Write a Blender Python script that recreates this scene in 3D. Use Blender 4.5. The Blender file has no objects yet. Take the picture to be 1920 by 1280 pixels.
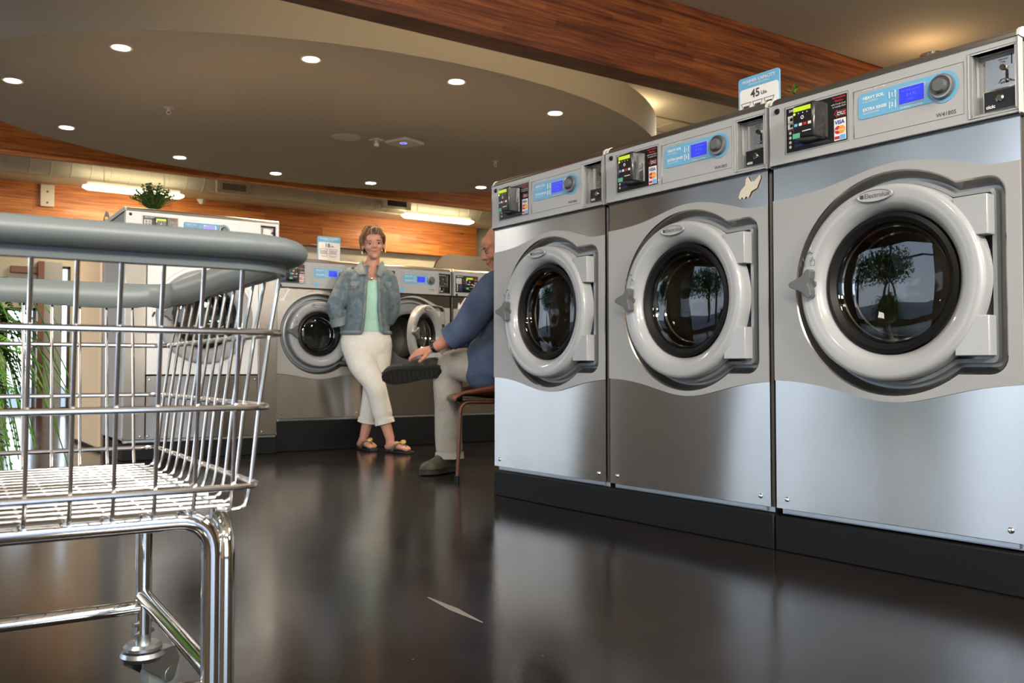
import bpy, bmesh, math, random
from mathutils import Vector, Matrix
R = math.radians
random.seed(7)
S = bpy.context.scene
COL = S.collection

# ------------------------------------------------------------------ camera, world, exposure
F_PX, PITCH, HEAD, CAM_H = 1680.0, math.atan(54/1680.0), R(56.0), 0.558
cd = bpy.data.cameras.new('camera'); cam = bpy.data.objects.new('camera', cd); COL.objects.link(cam)
cd.sensor_width = 22.3; cd.lens = 22.3*F_PX/1920; cd.clip_start = .02; cd.clip_end = 200
cam.location = (0, 0, CAM_H)
cam.rotation_euler = (math.pi/2 + PITCH, 0, HEAD - math.pi/2)
cd.dof.use_dof = True; cd.dof.focus_distance = 2.1; cd.dof.aperture_fstop = 6.0
S.camera = cam
S.view_settings.view_transform = 'Standard'; S.view_settings.look = 'None'
S.view_settings.gamma = 1; S.view_settings.use_curve_mapping = False
S.view_settings.exposure = 0.0

w = bpy.data.worlds.new('daylight'); S.world = w; w.use_nodes = True
nt = w.node_tree; bg = nt.nodes['Background']
tc = nt.nodes.new('ShaderNodeTexCoord'); sx = nt.nodes.new('ShaderNodeSeparateXYZ')
rp = nt.nodes.new('ShaderNodeValToRGB')
nt.links.new(tc.outputs['Generated'], sx.inputs[0]); nt.links.new(sx.outputs['Z'], rp.inputs[0])
rp.color_ramp.elements[0].position = 0.0; rp.color_ramp.elements[0].color = (.76, .86, 1, 1)
rp.color_ramp.elements[1].position = .6; rp.color_ramp.elements[1].color = (.50, .68, 1, 1)
nt.links.new(rp.outputs[0], bg.inputs[0]); bg.inputs['Strength'].default_value = 4.2

def area(name, loc, rot, sx_, sy_, power, color, shape='RECTANGLE'):
    l = bpy.data.lights.new(name, 'AREA'); l.shape = shape; l.size = sx_; l.size_y = sy_
    l.energy = power; l.color = color
    o = bpy.data.objects.new(name, l); COL.objects.link(o); o.location = loc; o.rotation_euler = rot
    return o

# added fill lights under the ceiling, out of view, to brighten the room
for lx, ly, pw in ((-1.4, -1.2, 110), (1.2, -2.2, 110), (-1.6, 1.6, 70), (4.6, 0.2, 90), (7.6, 7.2, 130), (-1.4, 9.0, 90)):
    area('room_fill_light', (lx, ly, 3.27), (0, 0, 0), 1.1, .5, pw, (1, .90, .78))
# added front fill behind the camera, aimed down the aisle, no real fixtures
for lx, ly, pw in ((-1.6, -2.6, 165), (.8, -3.0, 165), (3.6, -1.8, 160)):
    area('aisle_fill_light', (lx, ly, 2.5), (R(72), 0, R(-12)), .6, .4, pw, (1, .90, .76))

# ------------------------------------------------------------------ helpers
def prop(o, label=None, cat=None, group=None, kind=None):
    if label: o['label'] = label
    if cat: o['category'] = cat
    if group: o['group'] = group
    if kind: o['kind'] = kind
    return o

def thing(name, label, cat, loc=(0, 0, 0), rz=0, group=None):
    o = bpy.data.objects.new(name, None); COL.objects.link(o); o.empty_display_size = .1
    o.location = loc; o.rotation_euler = (0, 0, rz)
    return prop(o, label, cat, group)

class M:
    """collects shapes into ONE mesh"""
    def __init__(s): s.v = []; s.f = []; s.m = []; s.k = 0
    def mat(s, k): s.k = k; return s
    def add(s, vs, fs):
        b = len(s.v); s.v += [tuple(v) for v in vs]
        for f in fs: s.f.append([b+i for i in f]); s.m.append(s.k)
        return s
    def box(s, x0, x1, y0, y1, z0, z1, mx=None):
        vs = [Vector((x, y, z)) for x in (x0, x1) for y in (y0, y1) for z in (z0, z1)]
        if mx: vs = [mx @ v for v in vs]
        return s.add(vs, [(0, 1, 3, 2), (4, 6, 7, 5), (0, 4, 5, 1), (2, 3, 7, 6), (0, 2, 6, 4), (1, 5, 7, 3)])
    def tube(s, pts, r, n=10, closed=False, caps=True):
        pts = [Vector(p) for p in pts]; N = len(pts)
        rr = r if isinstance(r, (list, tuple)) else [r]*N
        T = []
        for i in range(N):
            a = pts[(i-1) % N] if (closed or i) else pts[0]
            b = pts[(i+1) % N] if (closed or i < N-1) else pts[-1]
            T.append((b-a).normalized())
        up = Vector((0, 0, 1)) if abs(T[0].z) < .9 else Vector((1, 0, 0))
        nrm = (up - T[0]*up.dot(T[0])).normalized(); vs = []
        for i in range(N):
            nrm = (nrm - T[i]*nrm.dot(T[i])).normalized(); bi = T[i].cross(nrm)
            for j in range(n):
                a = 2*math.pi*j/n; vs.append(pts[i] + (nrm*math.cos(a) + bi*math.sin(a))*rr[i])
        fs = []
        for i in range(N if closed else N-1):
            k = (i+1) % N
            for j in range(n): fs.append((i*n+j, i*n+(j+1) % n, k*n+(j+1) % n, k*n+j))
        if caps and not closed:
            fs.append(tuple(range(n))[::-1]); fs.append(tuple((N-1)*n+j for j in range(n)))
        return s.add(vs, fs)
    def loft(s, rings, n=16, closed_ends=True):
        """rings: (centre, (a, b), axis_a, axis_b)"""
        vs = []
        for c, (a, b), ua, ub in rings:
            c = Vector(c)
            for j in range(n):
                t = 2*math.pi*j/n; vs.append(c + Vector(ua)*a*math.cos(t) + Vector(ub)*b*math.sin(t))
        fs = []
        for i in range(len(rings)-1):
            for j in range(n): fs.append((i*n+j, i*n+(j+1) % n, (i+1)*n+(j+1) % n, (i+1)*n+j))
        if closed_ends:
            fs.append(tuple(range(n))[::-1]); fs.append(tuple((len(rings)-1)*n+j for j in range(n)))
        return s.add(vs, fs)
    def lathe(s, prof, c=(0, 0, 0), axis='z', n=48, arc=None, close=False):
        """prof: (radius, height along axis)"""
        c = Vector(c); vs = []; K = len(prof)
        full = arc is None; a0, a1 = (0, 2*math.pi) if full else arc
        cnt = n if full else n+1
        for i in range(cnt):
            a = a0 + (a1-a0)*i/n; ca, sa = math.cos(a), math.sin(a)
            for r, h in prof:
                p = {'z': (r*ca, r*sa, h), 'y': (r*ca, h, r*sa), 'x': (h, r*ca, r*sa)}[axis]
                vs.append(c + Vector(p))
        fs = []
        for i in range(n):
            k = (i+1) % cnt
            for j in range(K-1 if not close else K):
                fs.append((i*K+j, i*K+(j+1) % K, k*K+(j+1) % K, k*K+j))
        return s.add(vs, fs)
    def ell(s, c, r, mx=None, n=20, m=12):
        vs = []; fs = []; c = Vector(c)
        for i in range(m+1):
            ph = math.pi*i/m
            for j in range(n):
                t = 2*math.pi*j/n
                p = Vector((r[0]*math.sin(ph)*math.cos(t), r[1]*math.sin(ph)*math.sin(t), r[2]*math.cos(ph)))
                if mx: p = mx @ p
                vs.append(c+p)
        for i in range(m):
            for j in range(n): fs.append((i*n+j, (i+1)*n+j, (i+1)*n+(j+1) % n, i*n+(j+1) % n))
        return s.add(vs, fs)
    def plate(s, outer, holes, y0, y1, walls=True, back=False):
        """2D outlines in (x, z); front at y0, walls to y1"""
        bm = bmesh.new(); loops = []
        for lp in [outer] + holes:
            vv = [bm.verts.new((x, y0, z)) for x, z in lp]
            for i in range(len(vv)): bm.edges.new((vv[i], vv[(i+1) % len(vv)]))
            loops.append(vv)
        bmesh.ops.triangle_fill(bm, edges=bm.edges[:], use_beauty=True, normal=(0, -1, 0))
        bm.verts.index_update()
        vs = [v.co.copy() for v in bm.verts]; fs = []
        for f in bm.faces:
            ids = [v.index for v in f.verts]
            if f.normal.y > 0: ids = ids[::-1]
            fs.append(ids)
        bm.free(); s.add(vs, fs)
        if back: s.add([Vector((v.x, y1, v.z)) for v in vs], [f[::-1] for f in fs])
        if walls:
            for lp in [outer] + holes:
                n = len(lp)
                s.add([(x, y0, z) for x, z in lp] + [(x, y1, z) for x, z in lp],
                      [(i, (i+1) % n, n+(i+1) % n, n+i) for i in range(n)])
        return s
    def strip(s, A, ya, B, yb):
        n = len(A)
        return s.add([(x, ya, z) for x, z in A] + [(x, yb, z) for x, z in B],
                     [(i, (i+1) % n, n+(i+1) % n, n+i) for i in range(n)])
    def text(s, txt, x, z, size, y=0, align='LEFT', bold=0.0, mx=None):
        cu = bpy.data.curves.new('t', 'FONT'); cu.body = txt; cu.size = size; cu.align_x = align
        cu.align_y = 'CENTER'; cu.resolution_u = 2; cu.offset = bold*size
        o = bpy.data.objects.new('t', cu); COL.objects.link(o)
        dg = bpy.context.evaluated_depsgraph_get(); dg.update()
        me = bpy.data.meshes.new_from_object(o.evaluated_get(dg))
        vs = [Vector((x+v.co.x, y, z+v.co.y)) for v in me.vertices]
        if mx: vs = [mx @ v for v in vs]
        s.add(vs, [list(p.vertices) for p in me.polygons])
        bpy.data.objects.remove(o); bpy.data.curves.remove(cu); bpy.data.meshes.remove(me)
        return s
    def build(s, name, mats, parent=None, smooth=None, bevel=0, sub=0, remesh=0, smo=0, fix=True):
        me = bpy.data.meshes.new(name)
        me.from_pydata(s.v, [], s.f)
        if not isinstance(mats, (list, tuple)): mats = [mats]
        for m in mats: me.materials.append(m)
        for p, k in zip(me.polygons, s.m): p.material_index = k
        if fix:
            bm = bmesh.new(); bm.from_mesh(me)
            bmesh.ops.remove_doubles(bm, verts=bm.verts, dist=1e-6)
            if remesh: bmesh.ops.recalc_face_normals(bm, faces=bm.faces)
            bm.to_mesh(me); bm.free()
        o = bpy.data.objects.new(name, me); COL.objects.link(o)
        if parent: o.parent = parent
        if bevel:
            b = o.modifiers.new('b', 'BEVEL'); b.width = bevel; b.segments = 2; b.limit_method = 'ANGLE'; b.angle_limit = R(40)
        if remesh:
            m = o.modifiers.new('r', 'REMESH'); m.mode = 'VOXEL'; m.voxel_size = remesh; m.use_smooth_shade = True
            if smo:
                q = o.modifiers.new('s', 'SMOOTH'); q.iterations = smo; q.factor = .5
        elif smooth is not False:
            for p in me.polygons: p.use_smooth = True
            try: me.set_sharp_from_angle(angle=R(smooth or 35))
            except Exception: pass
        if sub:
            q = o.modifiers.new('s', 'SUBSURF'); q.levels = q.render_levels = sub
        return o

def circ(cx, cz, r, n=48, a0=0, a1=360):
    full = a1-a0 >= 360
    return [(cx+r*math.cos(R(a0+(a1-a0)*i/(n if full else n-1))), cz+r*math.sin(R(a0+(a1-a0)*i/(n if full else n-1)))) for i in range(n)]
def rrect(x0, x1, z0, z1, r, n=5):
    p = []
    for cx, cz, a in ((x1-r, z1-r, 0), (x0+r, z1-r, 90), (x0+r, z0+r, 180), (x1-r, z0+r, 270)):
        for i in range(n+1):
            t = R(a+90*i/n); p.append((cx+r*math.cos(t), cz+r*math.sin(t)))
    return p
def offset(lp, d):
    n = len(lp); out = []
    for i in range(n):
        a, b, c = Vector(lp[i-1]), Vector(lp[i]), Vector(lp[(i+1) % n])
        e1 = (b-a).normalized(); e2 = (c-b).normalized(); t = (e1+e2).normalized()
        nn = Vector((-t.y, t.x)); k = max(.5, t.dot(e2)); out.append(tuple(b + nn*d/k))
    return out

# ------------------------------------------------------------------ materials
def mat(name, col=(.5, .5, .5), rough=.5, metal=0, coat=0, emit=None, es=1, trans=0, ior=1.45, spec=None, aniso=0, alpha=1):
    m = bpy.data.materials.new(name); m.use_nodes = True; b = m.node_tree.nodes['Principled BSDF']
    b.inputs['Base Color'].default_value = (*col, 1); b.inputs['Roughness'].default_value = rough
    b.inputs['Metallic'].default_value = metal; b.inputs['Coat Weight'].default_value = coat
    b.inputs['Transmission Weight'].default_value = trans; b.inputs['IOR'].default_value = ior
    b.inputs['Anisotropic'].default_value = aniso
    if spec is not None: b.inputs['Specular IOR Level'].default_value = spec
    if emit: b.inputs['Emission Color'].default_value = (*emit, 1); b.inputs['Emission Strength'].default_value = es
    return m
def N(m, t, **kw):
    n = m.node_tree.nodes.new(t)
    for k, v in kw.items():
        if k in n.inputs: n.inputs[k].default_value = v
        else: setattr(n, k, v)
    return n
def LK(m, a, b): m.node_tree.links.new(a, b)
def BS(m): return m.node_tree.nodes['Principled BSDF']
def coords(m, scale, kind='Object'):
    t = N(m, 'ShaderNodeTexCoord'); mp = N(m, 'ShaderNodeMapping'); mp.inputs['Scale'].default_value = scale
    LK(m, t.outputs[kind], mp.inputs[0]); return mp.outputs[0]
def noise(m, co, scale, detail=4, rough=.5):
    n = N(m, 'ShaderNodeTexNoise', Scale=scale, Detail=detail, Roughness=rough); LK(m, co, n.inputs['Vector']); return n.outputs['Fac']
def ramp(m, fac, stops):
    r = N(m, 'ShaderNodeValToRGB'); e = r.color_ramp.elements
    while len(e) < len(stops): e.new(.5)
    for i, (p, c) in enumerate(stops): e[i].position = p; e[i].color = (*c, 1) if len(c) == 3 else c
    LK(m, fac, r.inputs[0]); return r.outputs[0]
def bump(m, h, strength, dist=.01):
    b = N(m, 'ShaderNodeBump', Strength=strength, Distance=dist); LK(m, h, b.inputs['Height']); LK(m, b.outputs[0], BS(m).inputs['Normal'])

def steel(name, col, rough=.24, wave=.30, aniso=.8, metal=1.0):
    m = mat(name, col, rough, metal, aniso=aniso)
    BS(m).inputs['Anisotropic Rotation'].default_value = .25
    tg = N(m, 'ShaderNodeTangent', direction_type='RADIAL', axis='Z'); LK(m, tg.outputs[0], BS(m).inputs['Tangent'])
    g = noise(m, coords(m, (1.5, 1.5, 700)), 1.0, 2)
    rr = ramp(m, g, [(.3, (rough-.02,)*3), (.7, (rough+.03,)*3)]); LK(m, rr, BS(m).inputs['Roughness'])
    wv = noise(m, coords(m, (1, 1, .4)), 2.6, 0)
    bump(m, wv, wave, .04)
    return m

STEEL = steel('brushed_steel', (.60, .58, .55))
STEEL_D = steel('brushed_steel_cap', (.50, .47, .44), .3, .1)
SURR = mat('surround_satin', (.44, .43, .41), .42, .5)
LOWGREY = mat('moulding_grey', (.24, .265, .285), .3, .2, coat=.3)
GREYP = mat('panel_plastic', (.40, .415, .425), .35, 0, coat=.25)
RINGM = mat('door_plastic', (.37, .385, .40), .26, 0, coat=.4)
WHITEP = mat('white_enamel', (.86, .87, .87), .3, 0, coat=.2)
HANDLE = mat('handle_grey', (.12, .125, .13), .35)
RIMM = mat('rim_steel', (.52, .49, .45), .22, 1)
CREAMP = mat('cream_plastic', (.62, .60, .52), .45)
BLACKR = mat('black_rubber', (.008, .008, .009), .4, spec=.25)
BLACKP = mat('black_plastic', (.012, .012, .013), .25, coat=.3)
DRUM = mat('dark_drum', (.30, .29, .26), .40, .9)
def thinglass(name, tint, lo, hi):
    m = bpy.data.materials.new(name); m.use_nodes = True; t = m.node_tree; t.nodes.remove(t.nodes['Principled BSDF'])
    o = t.nodes['Material Output']; tr = t.nodes.new('ShaderNodeBsdfTransparent'); tr.inputs[0].default_value = (*tint, 1)
    gl = t.nodes.new('ShaderNodeBsdfGlossy'); gl.inputs['Roughness'].default_value = .02; lw = t.nodes.new('ShaderNodeLayerWeight'); lw.inputs[0].default_value = .5
    pw = t.nodes.new('ShaderNodeMath'); pw.operation = 'POWER'; t.links.new(lw.outputs['Facing'], pw.inputs[0]); pw.inputs[1].default_value = 4
    ma_ = t.nodes.new('ShaderNodeMath'); ma_.operation = 'MULTIPLY_ADD'; t.links.new(pw.outputs[0], ma_.inputs[0]); ma_.inputs[1].default_value = hi; ma_.inputs[2].default_value = lo
    mx = t.nodes.new('ShaderNodeMixShader'); t.links.new(ma_.outputs[0], mx.inputs[0]); t.links.new(tr.outputs[0], mx.inputs[1]); t.links.new(gl.outputs[0], mx.inputs[2]); t.links.new(mx.outputs[0], o.inputs[0])
    return m
GLASSD = thinglass('door_glass', (.60, .61, .60), .062, .5)
CHROME = mat('chrome', (.78, .78, .78), .06, 1)
CHROMEW = mat('chrome_wire', (.88, .88, .90), .17, 1)
ZINC = mat('zinc', (.55, .58, .60), .3, 1)
BLUE = mat('label_blue', (.15, .42, .66), .4)
WHITE = mat('print_white', (.80, .80, .80), .5)
DKPRINT = mat('print_dark', (.05, .05, .05), .5)
RED = mat('print_red', (.55, .02, .03), .5)
ORANGE = mat('print_orange', (.9, .35, .03), .5)
NAVY = mat('print_navy', (.03, .06, .35), .5)
LTBLUE = mat('print_lightblue', (.15, .45, .8), .5)
LCDB = mat('display_blue', (.02, .03, .4), .25, emit=(.035, .06, .85), es=.7)
LCDT = mat('display_digits', (.1, .12, .5), .4, emit=(.08, .10, .62), es=.7)
LCDG = mat('display_green', (.3, .4, .02), .3, emit=(.42, .60, .02), es=.75)
LEDY = mat('led_yellow', (.6, .6, .05), .3, emit=(.8, .9, .05), es=2)
GRN = mat('print_green', (.1, .42, .25), .5)
PLINTH = mat('plinth_black', (.006, .007, .008), .5, spec=.25)
CABD = mat('cabinet_dark', (.10, .10, .10), .5, .6)
LAMPW = mat('downlight_glow', (1, 1, 1), .5, emit=(1, .80, .55), es=28)
TUBEW = mat('tube_glow', (1, 1, 1), .5, emit=(1, .90, .66), es=9)
PLW = mat('ceiling_fixture_white', (.62, .55, .48), .5)

def wallmat(name, col, r=.85):
    m = mat(name, col, r); c = coords(m, (1, 1, 1)); f = noise(m, c, 60, 3); bump(m, f, .08, .004); return m
CREAMW = wallmat('wall_cream', (.52, .47, .34))
DARKW = wallmat('wall_brown', (.20, .16, .11))
CEILM = wallmat('ceiling_cream', (.46, .40, .31))
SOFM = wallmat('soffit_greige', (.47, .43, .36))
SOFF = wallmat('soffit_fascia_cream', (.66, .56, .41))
GREYW = wallmat('partition_grey', (.36, .35, .33))

def wood(name, sc, dark, mid, light):
    """laminated planks stacked in z, running along x"""
    m = mat(name, mid, .5, coat=.05)
    t = N(m, 'ShaderNodeTexCoord'); sp = N(m, 'ShaderNodeSeparateXYZ'); LK(m, t.outputs['Object'], sp.inputs[0])
    dv = N(m, 'ShaderNodeMath', operation='DIVIDE'); LK(m, sp.outputs['Z'], dv.inputs[0]); dv.inputs[1].default_value = sc
    fl = N(m, 'ShaderNodeMath', operation='FLOOR'); LK(m, dv.outputs[0], fl.inputs[0])
    wn = N(m, 'ShaderNodeTexWhiteNoise', noise_dimensions='1D'); LK(m, fl.outputs[0], wn.inputs['W'])
    # plank shift along x per lamella, then board segments
    sh = N(m, 'ShaderNodeMath', operation='MULTIPLY_ADD'); LK(m, wn.outputs['Value'], sh.inputs[0]); sh.inputs[1].default_value = 7; LK(m, sp.outputs['X'], sh.inputs[2])
    sg = N(m, 'ShaderNodeMath', operation='DIVIDE'); LK(m, sh.outputs[0], sg.inputs[0]); sg.inputs[1].default_value = 1.3
    sf = N(m, 'ShaderNodeMath', operation='FLOOR'); LK(m, sg.outputs[0], sf.inputs[0])
    cb = N(m, 'ShaderNodeMath', operation='MULTIPLY_ADD'); LK(m, fl.outputs[0], cb.inputs[0]); cb.inputs[1].default_value = 13.7; LK(m, sf.outputs[0], cb.inputs[2])
    w2 = N(m, 'ShaderNodeTexWhiteNoise', noise_dimensions='1D'); LK(m, cb.outputs[0], w2.inputs['W'])
    g = noise(m, coords(m, (1.2, 8, 30)), 1.6, 6, .6)
    mx = N(m, 'ShaderNodeMath', operation='MULTIPLY_ADD'); LK(m, w2.outputs['Value'], mx.inputs[0]); mx.inputs[1].default_value = .18
    LK(m, g, mx.inputs[2])
    c = ramp(m, mx.outputs[0], [(.38, dark), (.56, mid), (.80, light)])
    # knots
    vo = N(m, 'ShaderNodeTexVoronoi', Scale=1.0); LK(m, coords(m, (1.6, 3, 5.5)), vo.inputs['Vector'])
    kn = ramp(m, vo.outputs['Distance'], [(.035, (.25, .25, .25)), (.10, (1, 1, 1))])
    ml = N(m, 'ShaderNodeMix', data_type='RGBA', blend_type='MULTIPLY'); ml.inputs[0].default_value = .8
    LK(m, c, ml.inputs[6]); LK(m, kn, ml.inputs[7]); LK(m, ml.outputs[2], BS(m).inputs['Base Color'])
    return m
WOODB = wood('glulam', .045, (.045, .009, .003), (.115, .027, .007), (.235, .070, .017))
WOODW = wood('glulam_wall', .13, (.26, .060, .010), (.48, .150, .028), (.70, .27, .06))

def floor_mat():
    m = mat('polished_concrete', (.03, .028, .027), .15, coat=.0, spec=.45)
    BS(m).inputs['Coat Roughness'].default_value = .08
    c = coords(m, (1, 1, 1))
    a = noise(m, c, 1.3, 5, .6); b = noise(m, c, 90, 3, .7)
    f = N(m, 'ShaderNodeMix', data_type='FLOAT'); f.inputs[0].default_value = .35; LK(m, a, f.inputs[2]); LK(m, b, f.inputs[3])
    base = ramp(m, f.outputs[0], [(.35, (.006, .005, .005)), (.65, (.022, .018, .016))])
    vo = N(m, 'ShaderNodeTexVoronoi', Scale=11.0); LK(m, c, vo.inputs['Vector'])
    sp = ramp(m, vo.outputs['Distance'], [(.018, (1, 1, 1)), (.03, (0, 0, 0))])
    mx = N(m, 'ShaderNodeMix', data_type='RGBA'); LK(m, sp, mx.inputs[0]); LK(m, base, mx.inputs[6]); mx.inputs[7].default_value = (.13, .12, .11, 1)
    LK(m, mx.outputs[2], BS(m).inputs['Base Color'])
    rr = ramp(m, a, [(.3, (.11,)*3), (.7, (.20,)*3)]); LK(m, rr, BS(m).inputs['Roughness'])
    bump(m, b, .05, .002)
    return m
FLOORM = floor_mat()

def denim(name, lo, hi, sc=14):
    m = mat(name, hi, .85); c = coords(m, (1, 1, 1)); f = noise(m, c, sc, 4, .6)
    LK(m, ramp(m, f, [(.35, lo), (.7, hi)]), BS(m).inputs['Base Color'])
    bump(m, noise(m, c, 26, 3), .5, .012); return m
DENIM = denim('jacket_denim', (.095, .135, .16), (.19, .245, .27), 26)
DENIML = denim('jacket_faded', (.14, .18, .20), (.26, .30, .31))
MINT = denim('shirt_mint', (.38, .66, .54), (.52, .78, .66), 8)
WHITEC = denim('trousers_white', (.72, .69, .62), (.84, .81, .74), 6)
BLUES = denim('shirt_blue', (.045, .070, .130), (.085, .120, .20), 7)
KHAKI = denim('trousers_khaki', (.36, .33, .28), (.48, .45, .39), 7)
KHAKID = denim('trousers_khaki_shade', (.25, .24, .18), (.33, .31, .24), 7)
SKIN = mat('skin', (.58, .29, .20), .5); BS(SKIN).inputs['Subsurface Weight'].default_value = .08
SKINM = mat('skin_ruddy', (.56, .24, .16), .48)
LIP = mat('lips', (.42, .12, .10), .45)
EYEM = mat('eye_dark', (.03, .02, .015), .25)
HAIRM = mat('hair_blond_brown', (.2, .1, .05), .6)
LK(HAIRM, ramp(HAIRM, noise(HAIRM, coords(HAIRM, (90, 90, 22)), 1.0, 3), [(.35, (.055, .028, .013)), (.55, (.16, .085, .035)), (.72, (.42, .26, .11))]), BS(HAIRM).inputs['Base Color'])
EYEW = mat('eye_white', (.42, .36, .32), .4)
BROW = mat('eyebrow', (.10, .055, .03), .7)
SHOEM = denim('boot_olive', (.035, .035, .026), (.085, .08, .06), 20)
SOLE = mat('sole_dark', (.018, .018, .016), .7)
SANDAL = mat('sandal_sole', (.015, .014, .013), .6)
GOLD = mat('sandal_gold', (.60, .45, .12), .35, .6)
BRONZE = mat('strap_bronze', (.16, .13, .06), .45, .4)
SEATB = mat('seat_brown', (.20, .065, .03), .4, coat=.2)
FRAMEB = mat('frame_brown', (.12, .05, .03), .35, .5)
GREYRIM = mat('rim_grey', (.115, .135, .14), .42)
LEAF = denim('fern_leaf', (.03, .10, .012), (.10, .24, .03), 10)
LEAF2 = denim('plant_leaf', (.035, .09, .015), (.10, .18, .03), 20)
TERRA = mat('pot', (.35, .33, .30), .6)
DUCTM = mat('duct_paint', (.66, .60, .44), .5)
VENTW = mat('vent_cream', (.60, .54, .40), .5)
PEACH = mat('warm_lit_enamel', (.90, .68, .45), .32, coat=.2)  # warm light on the cabinet side is put into this colour
CLEARG = thinglass('window_glass', (.97, .98, .98), .01, .3)
ALU = mat('window_frame', (.10, .09, .085), .5)
GROUND = mat('asphalt', (.22, .22, .22), .9)

# ------------------------------------------------------------------ setting
def struct(mb, name, m, **k): return prop(mb.build(name, m, **k), kind='structure')
XW, XE, YS, YN, CZ = -3.0, 9.6, -4.0, 13.0, 3.3
struct(M().box(XW, XE, YS, YN, -.1, 0), 'floor', FLOORM, smooth=False)
struct(M().box(XW, XE, YS, YN, CZ, CZ+.1), 'ceiling', CEILM, smooth=False)
# west wall with storefront windows
def wall_y(x0, x1, y0, y1, opens):
    mb = M(); cur = y0
    for a, b, z0, z1 in opens:
        mb.box(x0, x1, cur, a, 0, CZ); mb.box(x0, x1, a, b, 0, z0); mb.box(x0, x1, a, b, z1, CZ); cur = b
    return mb.box(x0, x1, cur, y1, 0, CZ)
def wall_x(y0, y1, x0, x1, opens):
    mb = M(); cur = x0
    for a, b, z0, z1 in opens:
        mb.box(cur, a, y0, y1, 0, CZ)
        if z0 > 0: mb.box(a, b, y0, y1, 0, z0)
        mb.box(a, b, y0, y1, z1, CZ); cur = b
    return mb.box(cur, x1, y0, y1, 0, CZ)
WOPEN = [(2.6, 6.3, .08, 2.7), (8.6, 10.9, .08, 2.7)]
struct(wall_y(XW-.15, XW, YS, YN, WOPEN), 'wall_west', DARKW, smooth=False)
NOPEN = [(1.02, 1.36, .05, 1.36), (1.64, 1.76, .05, 1.92)]
struct(wall_x(YN, YN+.15, XW, XE, NOPEN), 'wall_north', CREAMW, smooth=False)
SOPEN = [(-2.2, 1.6, .1, 2.7)]
struct(wall_x(YS-.15, YS, XW, XE, SOPEN), 'wall_south', DARKW, smooth=False)
struct(M().box(XE, XE+.15, YS, YN, 0, CZ), 'wall_east', CREAMW, smooth=False)
def win_y(name, x, a, b, z0, z1, n):
    fr = M()
    for i in range(n+1):
        y = a+.03+(b-a-.06)*i/n; fr.box(x-.05, x+.03, y-.03, y+.03, z0, z1)
    fr.box(x-.05, x+.03, a, b, z0, z0+.06).box(x-.05, x+.03, a, b, z1-.06, z1).box(x-.05, x+.03, a, b, 2.1, 2.15)
    o = struct(fr, name, ALU, smooth=False)
    M().box(x-.012, x-.006, a, b, z0, z1).build('pane', CLEARG, o, smooth=False)
win_y('window_1', XW-.05, *WOPEN[0], 2); win_y('window_2', XW-.05, *WOPEN[1], 1)
def win_x(name, y, a, b, z0, z1, n):
    fr = M()
    for i in range(n+1):
        x = a+.015+(b-a-.03)*i/n; fr.box(x-.015, x+.015, y-.03, y+.03, z0, z1)
    fr.box(a, b, y-.03, y+.03, z0, z0+.03).box(a, b, y-.03, y+.03, z1-.03, z1)
    o = struct(fr, name, ALU, smooth=False)
    M().box(a, b, y-.004, y+.004, z0, z1).build('pane', CLEARG, o, smooth=False)
win_x('window_3', YN+.06, *NOPEN[0], 1); win_x('window_4', YN+.06, *NOPEN[1], 1); win_x('window_5', YS-.06, *SOPEN[0], 2)
# ground outside
prop(M().box(-40, 40, -40, 40, -.16, -.11).build('ground', GROUND, smooth=False), kind='structure')

# near glulam beam, far glulam beam, wall band, soffit
struct(M().box(-2.99, 9.59, 4.78, 4.98, 2.69, 3.3), 'trim_1', WOODB, smooth=False, bevel=.004)
struct(M().box(-2.99, 9.59, 10.555, 10.62, 2.795, 3.3), 'trim_2', WOODW, smooth=False, bevel=.004)
struct(M().box(.35, 7.93, 12.82, 12.99, 2.44, 3.02), 'trim_3', WOODW, smooth=False, bevel=.004)
def soffit():
    mb = M(); n = 96; cx, cy, a, b = 3.475, 7.95, 3.33, 2.35
    z0, z1 = 2.8, 3.1
    bot = [(cx+a*math.cos(2*math.pi*i/n), cy+b*math.sin(2*math.pi*i/n), z0) for i in range(n)]
    top = [(x, y, z1) for x, y, _ in bot]
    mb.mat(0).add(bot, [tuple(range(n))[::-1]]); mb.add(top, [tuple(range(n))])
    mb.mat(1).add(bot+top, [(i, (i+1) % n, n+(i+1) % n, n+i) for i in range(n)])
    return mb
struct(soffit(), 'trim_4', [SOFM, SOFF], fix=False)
mb = M()
for x, y in ((1.6, 7.95), (3.475, 6.7), (5.3, 7.95), (3.475, 9.2)): mb.box(x-.05, x+.05, y-.05, y+.05, 3.1, 3.3)
struct(mb, 'trim_5', SOFF)
struct(M().box(5.9, 9.59, 7.07, 7.12, 3.285, 3.3).box(5.9, 9.59, 7.5, 7.53, 3.285, 3.3).box(6.95, 6.97, 7.12, 7.5, 3.285, 3.3), 'trim_6', CEILM)
# left far corner: partition, post, dark rail
struct(M().box(1.43, 1.64, 12.84, 12.99, 0, 1.95), 'trim_7', GREYW, smooth=False)
struct(M().box(1.36, 1.43, 12.80, 12.99, 0, 1.95), 'trim_8', FRAMEB, smooth=False)
t = M().box(1.06, 1.50, 12.93, 12.995, 1.80, 1.885).build('wall_shelf', FRAMEB, smooth=False, bevel=.006)
prop(t, 'long dark brown wall shelf on the far cream wall at left', 'shelf')

struct(M().box(-2.9, 9.5, 12.36, 12.81, 2.955, 3.04), 'trim_9', DUCTM, smooth=False)
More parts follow.
